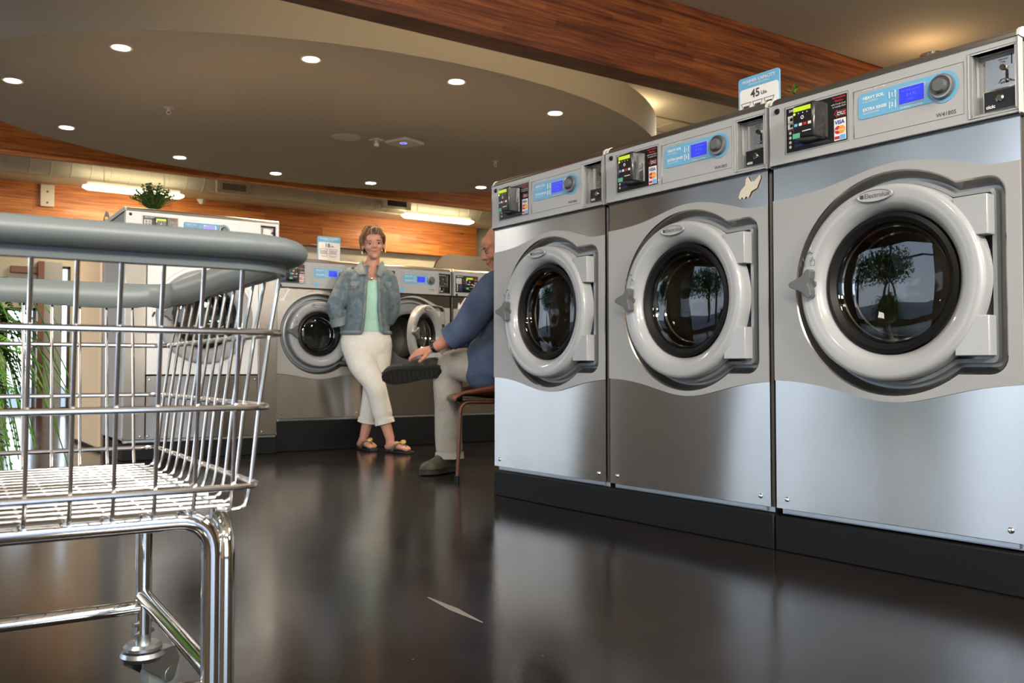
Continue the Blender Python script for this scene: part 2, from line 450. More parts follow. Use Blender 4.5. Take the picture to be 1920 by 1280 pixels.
# downlights in the oval soffit
DL = [((227,89), 1.192, 6.627), ((583,111), 2.374, 6.113), ((856,153), 3.499, 5.959), ((1041,212), 4.647, 6.215), ((902,351), 5.792, 9.266),
      ((695,343), 4.563, 9.793), ((517,325), 3.441, 9.917), ((337,295), 2.34, 9.733), ((125,239), 1.181, 9.112), ((24,151), .637, 7.859)]
DLL = ['front row, above and right of the small sprinkler', 'second of the front arc, near the big wooden beam', 'third of the front arc under the wooden beam',
       'right end of the front arc, above the washers', 'right end of the back arc, over the bald man', 'back arc, over the long tube light at right',
       'back arc, between the two duct vents', 'back arc, over the potted plant on the tall washer', 'left side of the back arc, near the wooden beam', 'leftmost of all, at the left end of the oval ceiling']
for (px, x, y), l in zip(DL, DLL):
    t = thing('downlight', 'recessed ceiling lamp, '+l, 'ceiling light', (x, y, 2.8), 0, 'recessed lamps in the oval soffit')
    M().lathe([(.058, -.001), (.074, -.006), (.078, 0)], n=32).build('trim_ring', PLW, t)
    M().lathe([(0, -.003), (.058, -.003)], n=32).build('lens', LAMPW, t, fix=False)
    sp = bpy.data.lights.new('downlight_lamp', 'SPOT'); sp.energy = 210; sp.color = (1, .72, .45); sp.spot_size = R(120); sp.spot_blend = .9; sp.shadow_soft_size = .055
    so = bpy.data.objects.new('downlight_lamp', sp); COL.objects.link(so); so.parent = t; so.location = (0, 0, -.012)
area('fascia_fill_light', (3.4, 5.0, 2.97), (R(90), 0, 0), 5.0, .08, 7, (1, .84, .58))  # added strip, hidden by the beam, to lighten the soffit fascia
# ceiling speaker, sensor, access point, sprinklers
t = M().lathe([(0, -.008), (.12, -.008), (.135, -.004), (.14, 0)], (3.465, 7.983, 2.8), n=40).build('ceiling_speaker', PLW); prop(t, 'flat round cream speaker grille in the oval ceiling', 'speaker')
t = thing('wireless_access_point', 'square cream wireless box with a glowing blue ring on the oval ceiling', 'wireless router', (3.99, 7.79, 2.8), R(20))
M().box(-.14, .14, -.14, .14, -.035, 0).build('housing', PLW, t, bevel=.015)
M().lathe([(.022, -.037), (.034, -.037)], (-.04, -.02, 0), n=24).build('status_ring', mat('ring_blue', (.1, .15, .9), .4, emit=(.2, .25, 1), es=2.2), t, fix=False)
t = thing('motion_sensor', 'small square ceiling sensor with a hanging ball, left of the wireless box', 'sensor', (3.74, 7.9, 2.8), R(20))
M().box(-.055, .055, -.055, .055, -.012, 0).build('base_plate', PLW, t, bevel=.004)
M().lathe([(0, -.075), (.022, -.068), (.028, -.05), (.018, -.03), (.015, -.012)], n=20).build('sensor_ball', PLW, t)
for (x, y, l) in ((1.811, 7.935, 'on the left half of the oval ceiling'), (5.191, 8.014, 'on the right half of the oval ceiling')):
    t = thing('sprinkler', 'small brass and white fire sprinkler '+l, 'sprinkler', (x, y, 2.8), 0, 'sprinklers in the oval ceiling')
    M().lathe([(0, -.006), (.035, -.006), (.04, 0)], n=24).build('escutcheon', PLW, t)
    M().tube([(0, 0, -.006), (0, 0, -.03)], .011).tube([(-.012, 0, -.028), (-.018, 0, -.045), (0, 0, -.06)], .003).tube([(.012, 0, -.028), (.018, 0, -.045), (0, 0, -.06)], .003).lathe([(0, -.06), (.02, -.062), (0, -.064)], n=14).build('sprinkler_head', PLW, t)
# ceiling lamp behind the nearest washers
t = thing('ceiling_lamp', 'flush glass ceiling lamp just above the tops of the nearest washers', 'ceiling light', (7.35, 4.35, 3.3))
M().lathe([(.07, -.02), (.105, -.015), (.11, 0)], n=32).build('canopy', CHROME, t)
M().lathe([(0, -.11), (.05, -.10), (.085, -.07), (.09, -.03), (.07, -.02)], n=32).build('glass_bowl', mat('bowl_glass', (.8, .75, .65), .2, trans=.6), t)

bp = bpy.data.lights.new('ceiling_lamp_glow', 'POINT'); bp.energy = 7; bp.color = (1, .66, .34); bp.shadow_soft_size = .06
bo = bpy.data.objects.new('ceiling_lamp_glow', bp); COL.objects.link(bo); bo.location = (7.0, 4.2, 3.0)
area('cove_lamp', (6.1, 7.0, 3.13), (math.pi, 0, 0), .5, .5, 9, (1, .82, .52)); area('cove_lamp', (1.2, 6.6, 3.13), (math.pi, 0, 0), .5, .3, 5, (1, .9, .62))
# spiral duct, vents, tube lights
mb = M(); x = .2; prof = []
N_D = 60
pts = []
rr = []
xs = -2.9
while xs < 9.5:
    pts += [(xs, 12.2, 3.12), (xs+.205, 12.2, 3.12), (xs+.21, 12.2, 3.12), (xs+.222, 12.2, 3.12)]; rr += [.172, .172, .178, .178]; xs += .227
t = M().tube(pts, rr, n=36).build('air_duct', DUCTM, smooth=50); prop(t, 'long round cream spiral air duct with ribbed seams under the far ceiling', 'air duct')
for (x, l, dk) in ((3.58, 'cream air vent with dark louvres on the duct, left of the centre', 0), (5.99, 'darker air vent on the duct, above the right tube light', 1)):
    t = thing('duct_vent', l, 'vent', (x, 11.95, 3.0+.035*dk), 0, 'vents on the air duct')
    M().plate([(-.23, -.085), (.23, -.085), (.23, .085), (-.23, .085)], [[(-.16, -.045), (-.16, .045), (.16, .045), (.16, -.045)]], -.02, .062).build('frame', VENTW if not dk else DUCTM, t)
    M().box(-.17, .17, .012, .02, -.05, .05).build('backing', BLACKP, t)
    mb = M()
    for i in range(20): mb.box(-.155+i*.0163, -.150+i*.0163, -.01, .012, -.045, .045)
    mb.build('louvres', VENTW if not dk else ALU, t)
for (x0, x1, z, l) in ((1.79, 2.97, 2.86, 'long lit tube light under the duct at left, behind the potted plant'), (6.24, 7.45, 2.93, 'long lit tube light under the duct at right, above the wooden wall band')):
    t = thing('tube_light', l, 'ceiling light', ((x0+x1)/2*.975, 11.9, .558+(z-.558)*.975), 0, 'tube lights under the air duct'); h = (x1-x0)/2
    M().loft([((-h, 0, -.005), (.05, .015), (0, 1, 0), (0, 0, 1)), ((-h+.06, 0, -.01), (.10, .034), (0, 1, 0), (0, 0, 1)), ((h-.06, 0, -.01), (.10, .034), (0, 1, 0), (0, 0, 1)), ((h, 0, -.005), (.05, .015), (0, 1, 0), (0, 0, 1))], n=20).build('diffuser', TUBEW, t)
    M().box(-h+.05, h-.05, -.04, .04, .02, .06).build('housing', VENTW, t)
    for q in (-.6, .6): M().tube([(q*h, 0, .05), (q*h, 0, 3.3-(.558+(z-.558)*.975))], .004, n=8).build('hanger_rod', VENTW, t)
    area('tube_lamp', ((x0+x1)/2*.975, 11.98, z-.11), (R(30), 0, 0), 1.1, .12, 26, (1, .84, .58))
t = thing('junction_box', 'small cream metal box with two screws on the wooden wall band at left', 'junction box', (1.445, 12.8, 2.79))
M().box(-.08, .08, -.04, .02, -.14, .14).build('housing', VENTW, t, bevel=.006)
for z in (.05, -.09): M().lathe([(0, -.047), (.012, -.045), (.014, -.04)], (0, 0, z), axis='y', n=14).build('screw', ALU, t)
t = M().loft([((2.95+.0, 12.3, 2.80), (.03, .03), (1, 0, 0), (0, 1, 0)), ((2.95, 12.3, 2.86), (.07, .07), (1, 0, 0), (0, 1, 0))], n=4).build('wall_hook', VENTW)
t.location = (.3, 0, .0); prop(t, 'tiny pale wedge bracket hanging below the duct', 'bracket')

# scrape on the floor
t = M().loft([((0, 0, .0006), (.003, .0004), (0, 1, 0), (0, 0, 1)), ((.1, .0, .0006), (.012, .0004), (0, 1, 0), (0, 0, 1)), ((.2, .0, .0006), (.002, .0004), (0, 1, 0), (0, 0, 1))], n=8).build('chalk_mark', mat('chalk', (.16, .15, .14), .6))
t.scale = (1.3, 1, 1); t.location = (1.071, 1.956, 0); t.rotation_euler = (0, 0, R(-91.3)); prop(t, 'pale scuff mark lying on the dark floor in the foreground', 'scuff mark')

# ------------------------------------------------------------------ washers
def payment_terminal(cp, x0, x1, z0, z1, y):
    """sticker with the card reader box; x0..z1 in machine coordinates"""
    w_, h_ = x1-x0, z1-z0
    X = lambda u: x0+u*w_
    Z = lambda v: z0+v*h_
    mb = M(); mb.mat(0).box(x0, x1, y-.0015, y, z0, z1); yy = y-.0025
    def rc(a, b, c, d, k): mb.mat(k).box(X(a), X(b), yy, y-.001, Z(c), Z(d))
    rc(.03, .25, .66, .82, 1); rc(.03, .25, .52, .645, 1)
    mb.mat(0)
    for i, (a, c) in enumerate(((.07, .56), (.16, .56), (.07, .70), (.16, .70))):
        mb.box(X(a), X(a+.045), yy-.001, yy, Z(c), Z(c+.07))
    rc(.03, .42, .485, .50, 2)
    mb.mat(1).text('DIRECTIONS', X(.05), Z(.93), h_*.075, yy, bold=.02, mx=None)
    for i in range(4):
        mb.mat(1).lathe([(0, yy), (h_*.035, yy)], (X(.07), 0, Z(.43-.105*i)), axis='y', n=14)
        mb.mat(3).box(X(.14), X(.42), yy, y-.001, Z(.41-.105*i), Z(.43-.105*i)); mb.box(X(.14), X(.38), yy, y-.001, Z(.445-.105*i), Z(.46-.105*i))
    mb.mat(2).text('No Available', X(.985), Z(.95), h_*.062, yy, align='RIGHT', bold=.02).text('Machine', X(.95), Z(.88), h_*.062, yy, align='RIGHT', bold=.02)
    mb.mat(1).text('with Credit Card', X(.985), Z(.81), h_*.05, yy, align='RIGHT').text('or Loyalty Card', X(.985), Z(.755), h_*.05, yy, align='RIGHT')
    mb.mat(2).plate([(X(.80), Z(.60)), (X(.85), Z(.69)), (X(.85), Z(.66)), (X(.985), Z(.66)), (X(.985), Z(.54)), (X(.85), Z(.54)), (X(.85), Z(.51))], [], yy, y-.001)
    mb.mat(0).plate([(X(.815), Z(.60)), (X(.857), Z(.672)), (X(.857), Z(.65)), (X(.975), Z(.65)), (X(.975), Z(.55)), (X(.857), Z(.55)), (X(.857), Z(.528))], [], yy-.0006, y-.001)
    mb.mat(1).text('Swipe or', X(.975), Z(.62), h_*.052, yy-.001, align='RIGHT', bold=.02).text('Pay Here', X(.975), Z(.575), h_*.052, yy-.001, align='RIGHT', bold=.02)
    rc(.80, .985, .02, .49, 1)
    mb.mat(3).text('VISA', X(.892), Z(.405), h_*.115, yy-.001, align='CENTER', bold=.03)
    mb.mat(2).lathe([(0, yy-.0008), (h_*.085, yy-.0008)], (X(.865), 0, Z(.245)), axis='y', n=20)
    mb.mat(4).lathe([(0, yy-.001), (h_*.085, yy-.001)], (X(.925), 0, Z(.245)), axis='y', n=20)
    mb.mat(1).text('MasterCard', X(.892), Z(.24), h_*.045, yy-.0015, align='CENTER', bold=.03)
    mb.mat(5).box(X(.895), X(.98), yy-.0008, y-.001, Z(.03), Z(.13))
    mb.mat(2).box(X(.81), X(.885), yy-.0008, y-.001, Z(.05), Z(.11))
    st = mb.build('payment_sticker', [BLACKP, WHITE, RED, NAVY, ORANGE, LTBLUE], cp, smooth=False, fix=False)
    b = M(); a0, a1, c0, c1 = X(.27), X(.70), Z(.10), Z(.93); d = y-.055
    b.add([(a0, y, c0), (a1, y, c0), (a1, y, c1), (a0, y, c1), (a0+.004, d, c0+.012), (a1-.012, d, c0+.004), (a1-.012, d, c1-.002), (a0+.004, d, c1-.006)],
          [(4, 5, 6, 7), (0, 1, 5, 4), (1, 2, 6, 5), (2, 3, 7, 6), (3, 0, 4, 7)])
    rd = b.build('card_reader', BLACKP, cp, bevel=.006)
    k = d-.0008
    lc = M().box(X(.315), X(.60), k-.001, k, Z(.745), Z(.84)).build('reader_display', LCDG, rd, smooth=False)
    g = M()
    g.mat(0).lathe([(0, k), (.0035, k)], (X(.33), 0, Z(.70)), axis='y', n=12)
    g.mat(1)
    for i in range(3): g.lathe([(0, k), (.0018, k)], (X(.40+i*.07), 0, Z(.70)), axis='y', n=10)
    g.lathe([(.003, k), (.0055, k)], (X(.46), 0, Z(.60)), axis='y', n=16)
    for i, c in enumerate((2, 1, 3, 1)): g.mat(c).box(X(.33+i*.075), X(.38+i*.075), k-.0005, k, Z(.42), Z(.48))
    g.mat(4).box(X(.30), X(.42), k-.0005, k, Z(.16), Z(.27)); g.mat(1).box(X(.46), X(.60), k-.0005, k, Z(.28), Z(.30))
    g.build('reader_marks', [LEDY, WHITE, LTBLUE, RED, GRN], rd, smooth=False, fix=False)

def washer(label, loc, rz, group, W=.752, D=.70, Hp=1.06, Ht=1.255, cx=.40, cz=.668, RR=.313, rr=.272, rh=.20, wv=(.955, 1.003, .953, .944, .397, .338, .394),
           model='W4180S', px=(.066, .275), opened=0, square=False, dot='top', big=False):
    t = thing('washing_machine', label, 'washing machine', loc, rz, group)
    e = .006
    # cabinet (side walls and back), open towards the drum
    c = M().box(0, .02, .012, D, 0, Ht-.01).box(W-.02, W, .012, D, 0, Ht-.01).box(0, W, D-.02, D, 0, Ht-.01).box(0, W, .012, D, 0, .02)
    c.build('cabinet', CABD if not big else GREYP, t, smooth=False, bevel=.003)
    M().box(.012, W-.004, .02, .06, -.02, .0).box(.03, W-.03, .012, .02, -.016, -.002).build('toe_rail', ZINC, t, smooth=False, bevel=.0015)
    s = RR/.313
    hx, ht_, hb = cx+.311*s, cz+.253*s, cz-.253*s     # hinge side recess box
    a1 = math.degrees(math.asin(.253*s/RR)) if not big else 52
    arc = circ(cx, cz, RR, 52, a1, 360-a1)
    cor = []
    for (px_, pz_, a) in ((hx-.045*s, hb+.045*s, -90), (hx-.045*s, ht_-.045*s, 0)):
        for i in range(7):
            q = R(a+90*i/6); cor.append((px_+.045*s*math.cos(q), pz_+.045*s*math.sin(q)))
    hole = arc + cor
    if big:
        cor = []; hole = circ(cx, cz, RR, 64)
    O1 = offset(hole, .020*s); O2 = offset(hole, .030*s); O3 = offset(hole, .040*s)
    # steel front sheet with the opening
    z1 = Hp
    if not big:
        M().plate([(e, .0), (W-e, .0), (W-e, z1), (e, z1)], [hole], 0, .012).build('front_panel', STEEL, t, smooth=False)
        tw, bw = [], []
        n = 40
        def bump_(u, c0, w0): return math.exp(-((u-c0)/w0)**2)
        zl, zt, zd, zr, bl, bb, br = wv
        for i in range(n+1):
            u = W*i/n; k = u/W
            base = zl*(1-k)+zr*k
            top = base + (zt-(zl*.47+zr*.53))*bump_(u, cx+.02, .20*W/.752) - .008*bump_(u, cx+.27*s, .06)
            bs = bl*(1-k)+br*k
            bot = bs - (((bl+br)/2)-bb)*bump_(u, cx, .21*W/.752)
            x = min(max(u, e), W-e); tw.append((x, top)); bw.append((x, bot))
        surr = M().plate(tw+bw[::-1], [hole], -.005, 0).build('door_surround', SURR, t, bevel=0)
        rim_m = RIMM
    else:
        # centre front with side columns
        x0, x1 = W*.14, W*.858
        for xa_, xb_ in ((e, x0-.004), (x1+.004, W-e)): M().box(xa_, xb_, -.004, .012, 0, Hp).build('front_column', STEEL, t, bevel=.004)
        surr = M().plate([(x0, .405), (x1, .405), (x1, Hp), (x0, Hp)], [hole], -.008, .012).build('front_panel', WHITEP, t, smooth=False)
        M().box(x0, x1, -.006, .012, 0, .395).build('lower_panel', STEEL, t, smooth=False, bevel=.003)
        M().lathe([(RR+.018, -.0085), (RR+.021, -.0105), (RR+.024, -.0085)], (cx, 0, cz), axis='y', n=72).build('embossed_ring', WHITEP, surr)
        M().tube([(x0+.03, -.010, cz-.01), (x0+.045, -.010, cz+.02)], .006).build('key_slot', BLACKP, surr)
        rim_m = WHITEP
    rc = M().strip(hole, -.005, offset(hole, .004*s), -.002).strip(offset(hole, .004*s), -.002, O1, .030).build('recess_rim', rim_m, t, smooth=50, fix=False)
    M().strip(O1, .030, O2, .031).strip(O2, .031, O2, .008).strip(O2, .008, O3, .006).strip(O3, .006, O3, .034).plate(O3, [circ(cx, cz, rh+.012, 48)], .034, .034, walls=False).build('recess_moulding', LOWGREY, t, smooth=30, fix=False)
    # drum behind the opening
    M().lathe([(rh+.012, .034), (rh+.004, .10), (rh-.008, .16)], (cx, 0, cz), axis='y', n=48).build('door_boot', BLACKR, t)
    M().lathe([(rh-.008, .16), (rh+.05, .17), (rh+.05, .52), (0, .54)], (cx, 0, cz), axis='y', n=48).build('drum', DRUM, t)
    # door: ring, hinges, glass, gasket, handle, badge
    dh = bpy.data.objects.new('door', None)
    hy = -.01
    hxx = cx+.275*s
    mb = M()
    k = rr
    prof = [(rh-.006, .02), (rh, -.010), (rh+.006, -.024), (rh+.016, -.036), (rh+.022, -.040), (rh+.034, -.0425), (k-.016, -.0455), (k-.007, -.043), (k-.002, -.036), (k, -.026), (k, .008), (k-.02, .012)]
    mb.lathe(prof, (cx-hxx, -hy, cz), axis='y', n=80)
    if not big:
        for zz0, zz1 in ((.101*s, .203*s), (-.205*s, -.103*s)):
            xa = cx-hxx+.192*s
            mb.box(xa, .0+.004, -.036-hy, .004-hy, cz+zz0, cz+zz1)
    door = mb.build('door', RINGM, t, smooth=40, bevel=.0022)
    door.location = (hxx, hy, 0); door.rotation_euler = (0, 0, R(-opened)) if not opened else (0, 0, R(opened))
    ox = cx-hxx
    M().lathe([(rh-.004, -.016), (rh-.016, -.020), (rh-.030, -.008), (rh-.036, .03)], (ox, -hy, cz), axis='y', n=64).build('gasket', BLACKR, door)
    M().lathe([(rh-.030, -.004), (rh-.036, .0), (rh-.050, .03), (rh-.058, .06)], (ox, -hy, cz), axis='y', n=64).lathe([(rh-.058, .06), (rh*.5, .085), (.001, .09)], (ox, -hy, cz), axis='y', n=64).lathe([(rh-.034, -.002), (rh*.6, -.010), (.001, -.012)], (ox, -hy, cz), axis='y', n=64).build('glass_bowl', GLASSD, door)
    M().lathe([(rh-.034, .010), (rh-.038, .006), (rh-.042, .010)], (ox, -hy, cz), axis='y', n=64).lathe([(rh-.050, .040), (rh-.054, .036), (rh-.058, .04)], (ox, -hy, cz), axis='y', n=64).build('glass_rim', CHROME, door)
    # handle: three-pronged grip on the left of the ring
    hx0 = ox-k; zz = cz+.012
    if big: hx0 = ox-k+.03
    out = []
    for i, (a, r_) in enumerate(((172, .052), (180, .055), (188, .052), (205, .036), (235, .026), (262, .030), (278, .042), (290, .046), (302, .042), (320, .026), (345, .014), (15, .014), (40, .026), (58, .042), (70, .046), (82, .042), (98, .030), (125, .026), (155, .036))):
        out.append((hx0+.035+r_*math.cos(R(a)), zz+r_*math.sin(R(a))))
    hn = M().plate(out, [], -.070-hy, -.044-hy, back=True).build('handle', HANDLE, door, remesh=.0020, smo=4)
    M().tube([(hx0+.04, -.045-hy, zz), (hx0+.04, -.02-hy, zz)], .016).build('handle_hub', HANDLE, hn)
    bz = cz+(k+rh)/2+.006
    bd = M().lathe([(0, -.0490-hy), (.048, -.0492-hy), (.0495, -.0515-hy), (.053, -.0515-hy), (.0545, -.0470-hy)], (0, 0, 0), axis='y', n=40)
    bd.v = [(ox-.02+x_*1.0, y_, bz+z_*.30*1.05) for x_, y_, z_ in bd.v]
    bo = bd.build('badge', [RINGM if not big else CREAMP], door)
    M().mat(0).text('Electrolux', ox-.02+.008, bz, .0185, -.0500-hy, align='CENTER').box(ox-.063, ox-.053, -.0505-hy, -.0495-hy, bz-.005, bz+.005).build('badge_lettering', DKPRINT, bo, smooth=False, fix=False)
    if not big:
        lk = M()
        for q in (-.030, .004):
            lk.tube([(hx0+.045+q-.006, -.0475-hy, zz+.055), (hx0+.045+q+.008, -.0475-hy, zz+.055), (hx0+.045+q+.008, -.0475-hy, zz+.070), (hx0+.045+q-.006, -.0475-hy, zz+.070)], .0009, n=5, closed=True)
            lk.tube([(hx0+.045+q-.003, -.0475-hy, zz+.070), (hx0+.045+q+.001, -.0475-hy, zz+.080), (hx0+.045+q+.005, -.0475-hy, zz+.070)], .0009, n=5)
        lk.tube([(hx0+.030, -.0475-hy, zz+.088), (hx0+.040, -.0475-hy, zz+.096), (hx0+.050, -.0475-hy, zz+.090)], .0011, n=5)
        lk.build('lock_symbols', HANDLE, door, fix=False)
    # control panel
    ps = (Ht-Hp)/.195; zb = Hp
    P = lambda z: zb+(z-1.192)*ps         # absolute z on the reference machine -> here
    us = W/.752 if not big else W/.752
    U = (lambda u: u*us) if not big else (lambda u: {0: 0}.get(u, u*1.06))
    cx0, cx1 = (.636*us, .742*us) if not big else (.846, .945)
    cz0, cz1 = P(1.210), P(1.366)
    pn = M().plate([(.002, Hp+.003), (W-.002, Hp+.003), (W-.002, Ht), (.002, Ht)], [[(cx0, cz0), (cx0, cz1), (cx1, cz1), (cx1, cz0)]], -.012, .012)
    cp = pn.build('control_panel', GREYP if not big else WHITEP, t, bevel=.003)
    M().box(0, W, -.006, .02, Hp-.004, Hp+.003).build('panel_gap', BLACKP, cp, smooth=False)
    # thin raised frames
    fx0, fx1 = (.297*us, .616*us) if not big else (.333, .70)
    fr = M()
    for (a, b, c_, d_) in ((fx0, fx1, P(1.223), P(1.359)), (px[0]*1.0-.006, px[1]+.006, P(1.223), P(1.369)), (cx0-.010, cx1+.006, P(1.203), P(1.372))):
        fr.tube([(a, -.0125, c_), (b, -.0125, c_), (b, -.0125, d_), (a, -.0125, d_)], .0016, n=6, closed=True)
    fr.build('inset_frame', GREYP if not big else WHITEP, cp)
    dz = P(1.364) if dot == 'top' else P(1.205)
    M().lathe([(0, -.019), (.007, -.018), (.0095, -.012)], (.031, 0, dz), axis='y', n=16).build('lock_plug', BLACKR, cp)
    payment_terminal(cp, px[0], px[1], P(1.226), P(1.362), -.0125)
    # blue label with display and dial
    bx0, bx1 = (.312*us, .56*us) if not big else (.347, .60)
    lz0, lz1, kz = P(1.272), P(1.345), P(1.306)
    kr = .033*ps; y = -.013
    lb = M().mat(0).plate(rrect(bx0, bx1, lz0, lz1, .012), [], y-.0006, y).lathe([(0, y-.0008), (kr*1.28, y-.0008)], (bx1, 0, kz), axis='y', n=40)
    q = (bx1-bx0)/.248
    lb.mat(1).text('HEAVY SOIL', bx0+.014*q, P(1.330), .0122*q, y-.0012, bold=.03).text('SUCIO INTENSO', bx0+.014*q, P(1.3195), .0062*q, y-.0012)
    lb.text('EXTRA RINSE', bx0+.014*q, P(1.297), .0122*q, y-.0012, bold=.03).text('ENJUAGUE EXTRA', bx0+.014*q, P(1.2865), .0062*q, y-.0012)
    lb.text('OPTIONS - OPCIONES', bx0+.014*q, P(1.353), .0070*q, y-.0012)
    lb.text('COMPASS CONTROL', bx0+.160*q, P(1.2765), .0068*q, y-.0012, align='CENTER')
    for zq, ch in ((1.322, '1'), (1.294, '2')):
        xx = bx0+.104*q
        lb.tube([(xx-.009, y-.0012, P(zq)-.010), (xx+.009, y-.0012, P(zq)-.010), (xx+.009, y-.0012, P(zq)+.010), (xx-.009, y-.0012, P(zq)+.010)], .0009, n=4, closed=True)
        lb.text(ch, xx, P(zq), .015*q, y-.0012, align='CENTER', bold=.03)
    lb.tube([(bx1+kr*1.12*math.cos(R(a)), y-.001, kz+kr*1.12*math.sin(R(a))) for a in range(100, 270, 10)], .0007, n=4)
    lab = lb.build('blue_label', [BLUE, WHITE], cp, smooth=False, fix=False)
    sx0, sx1, sz0, sz1 = bx0+.125*q, bx0+.196*q, P(1.287), P(1.331)
    sc = M().plate(rrect(sx0-.003, sx1+.003, sz0-.003, sz1+.003, .003), [], y-.0018, y).build('display_bezel', GREYP, cp, smooth=False)
    ds = M().mat(0).box(sx0, sx1, y-.0026, y-.0018, sz0, sz1)
    ds.mat(1).text('NO VEND AMOUNT', (sx0+sx1)/2, sz0+(sz1-sz0)*.78, .0062*q, y-.003, align='CENTER').text('$ 4.75', (sx0+sx1)/2, sz0+(sz1-sz0)*.50, .011*q, y-.003, align='CENTER').text('SELECT', (sx0+sx1)/2, sz0+(sz1-sz0)*.2, .0062*q, y-.003, align='CENTER')
    ds.build('display', [LCDB, LCDT], sc, smooth=False, fix=False)
    kn = M().lathe([(kr*.52, y-.002), (kr, y-.004), (kr*1.0, y-.010), (kr*.93, y-.014), (kr*.55, y-.010), (kr*.52, y-.024), (kr*.47, y-.028), (0, y-.028)], (bx1, 0, kz), axis='y', n=40).build('dial', HANDLE if not big else HANDLE, cp)
    M().lathe([(kr*.80, y-.0155), (kr*.94, y-.0150)], (bx1, 0, kz), axis='y', n=40).build('dial_ring', mat('dial_ring', (.33, .33, .33), .3, .9) if 'dial_ring' not in bpy.data.materials else bpy.data.materials['dial_ring'], kn, fix=False)
    M().text(model, (.594*us if not big else .68), P(1.233), .0155*q, y, align='RIGHT').build('model_number', DKPRINT, cp, smooth=False, fix=False)
    if square: M().box(.273, .300, y-.0005, y, P(1.21)-.002, P(1.235)+.004).build('blue_square', LTBLUE, cp, smooth=False)
    # coin unit in its recess
    cb = M().plate([(cx0, cz0), (cx1, cz0), (cx1, cz1), (cx0, cz1)], [], .028, .03).strip([(cx0, cz0), (cx1, cz0), (cx1, cz1), (cx0, cz1)], -.012, [(cx0, cz0), (cx1, cz0), (cx1, cz1), (cx0, cz1)], .028)
    cr = cb.build('coin_recess', GREYP, cp, smooth=False)
    mz = cz0+(cz1-cz0)*.40; ca, cbx = cx0+.018*us, cx1-.002
    M().box(ca, cbx, .016, .028, mz, cz1-.012).build('coin_plate', STEEL, cp, bevel=.002)
    cs = M().mat(0).box(ca+.066*us, ca+.0685*us, .0150, .017, mz+.057*ps, mz+.083*ps)
    cs.text('Quarters', ca+.046*us, mz+.074*ps, .0062*ps, .0152, align='CENTER').text('Only', ca+.046*us, mz+.067*ps, .0062*ps, .0152, align='CENTER')
    cs.box(ca+.052*us, ca+.059*us, .0145, .017, mz+.012*ps, mz+.045*ps)
    cs.build('coin_slot', BLACKP, cp, smooth=False, fix=False)
    M().lathe([(0, .004), (.006, .004), (.008, .008), (.008, .016)], (ca+.048*us, 0, mz+.052*ps), axis='y', n=18).tube([(ca+.036*us, .010, mz+.014), (ca+.048*us, .002, mz+.018), (ca+.058*us, .002, mz+.018), (ca+.070*us, .010, mz+.014)], .0022, n=8).build('coin_return', CHROME, cp)
    cx_ = M().box(ca, cbx, .004, .026, cz0+.004, mz-.002).build('coin_box', CHROME if big or W > .74 else ZINC, cp, bevel=.003)
    dkp = M().mat(0).box(ca+.004, cbx-.004, .003, .0045, cz0+.008, mz-.007)
    dkp.mat(1).text('cicic', ca+.020*us, cz0+.017, .013*ps, .0022, align='CENTER', bold=.03)
    dkp.build('coin_box_face', [BLACKP, WHITE], cx_, smooth=False, fix=False)
    M().lathe([(0, -.003), (.007, -.003), (.010, .0), (.010, .005)], ((ca+cbx)/2, 0, (cz0+mz)/2+.004), axis='y', n=20).build('coin_box_lock', CHROME, cx_)
    # rounded stainless top cap with end caps
    cap = [(Ht, .002), (Ht, -.010)] + [(Ht+.003+.022*math.sin(R(a)), -.008+.026*(1-math.cos(R(a)))) for a in (0, 15, 30, 45, 60, 75, 90)] + [(Ht+.025, D), (Ht, D)]
    def capmesh(xa, xb, g=0):
        n = len(cap); vs = [(x, y_-g*.5 if y_ < D else y_, z_+g*(z_ > Ht)) for x in (xa, xb) for z_, y_ in cap]
        return M().add(vs, [(i, (i+1) % n, n+(i+1) % n, n+i) for i in range(n)] + [tuple(range(n))[::-1], tuple(range(n, 2*n))])
    capmesh(.008, W-.008).build('top_cap', STEEL_D, t, smooth=30)
    for a, b in ((0, .008), (W-.008, W)): capmesh(a, b, .002).build('end_cap', CREAMP, t, smooth=30)
    for x in ((.045, W-.045) if not big else (.15, .825, .105, .87)):
        zz_ = .03 if not big else .022
        M().lathe([(0, -.007), (.005, -.006), (.008, -.002), (.008, 0)], (x, (-.006 if big else 0), zz_), axis='y', n=16).build('screw', CHROME, t)
    if big:
        for x in (.155, .82): M().lathe([(0, -.007), (.005, -.006), (.008, -.002), (.008, 0)], (x, -.006, .37), axis='y', n=16).build('screw', CHROME, t)
    return t

def arrow(mb, p, a, L, wd, y=-.0035):
    """pointing sticker outline: shaft and head"""
    c, s_ = math.cos(a), math.sin(a)
    pts = [(0, -wd*.3), (L*.55, -wd*.3), (L*.5, -wd), (L, 0), (L*.5, wd), (L*.55, wd*.3), (0, wd*.3)]
    return mb.plate([(p[0]+x*c-z*s_, p[1]+x*s_+z*c) for x, z in pts], [], y, y+.002)

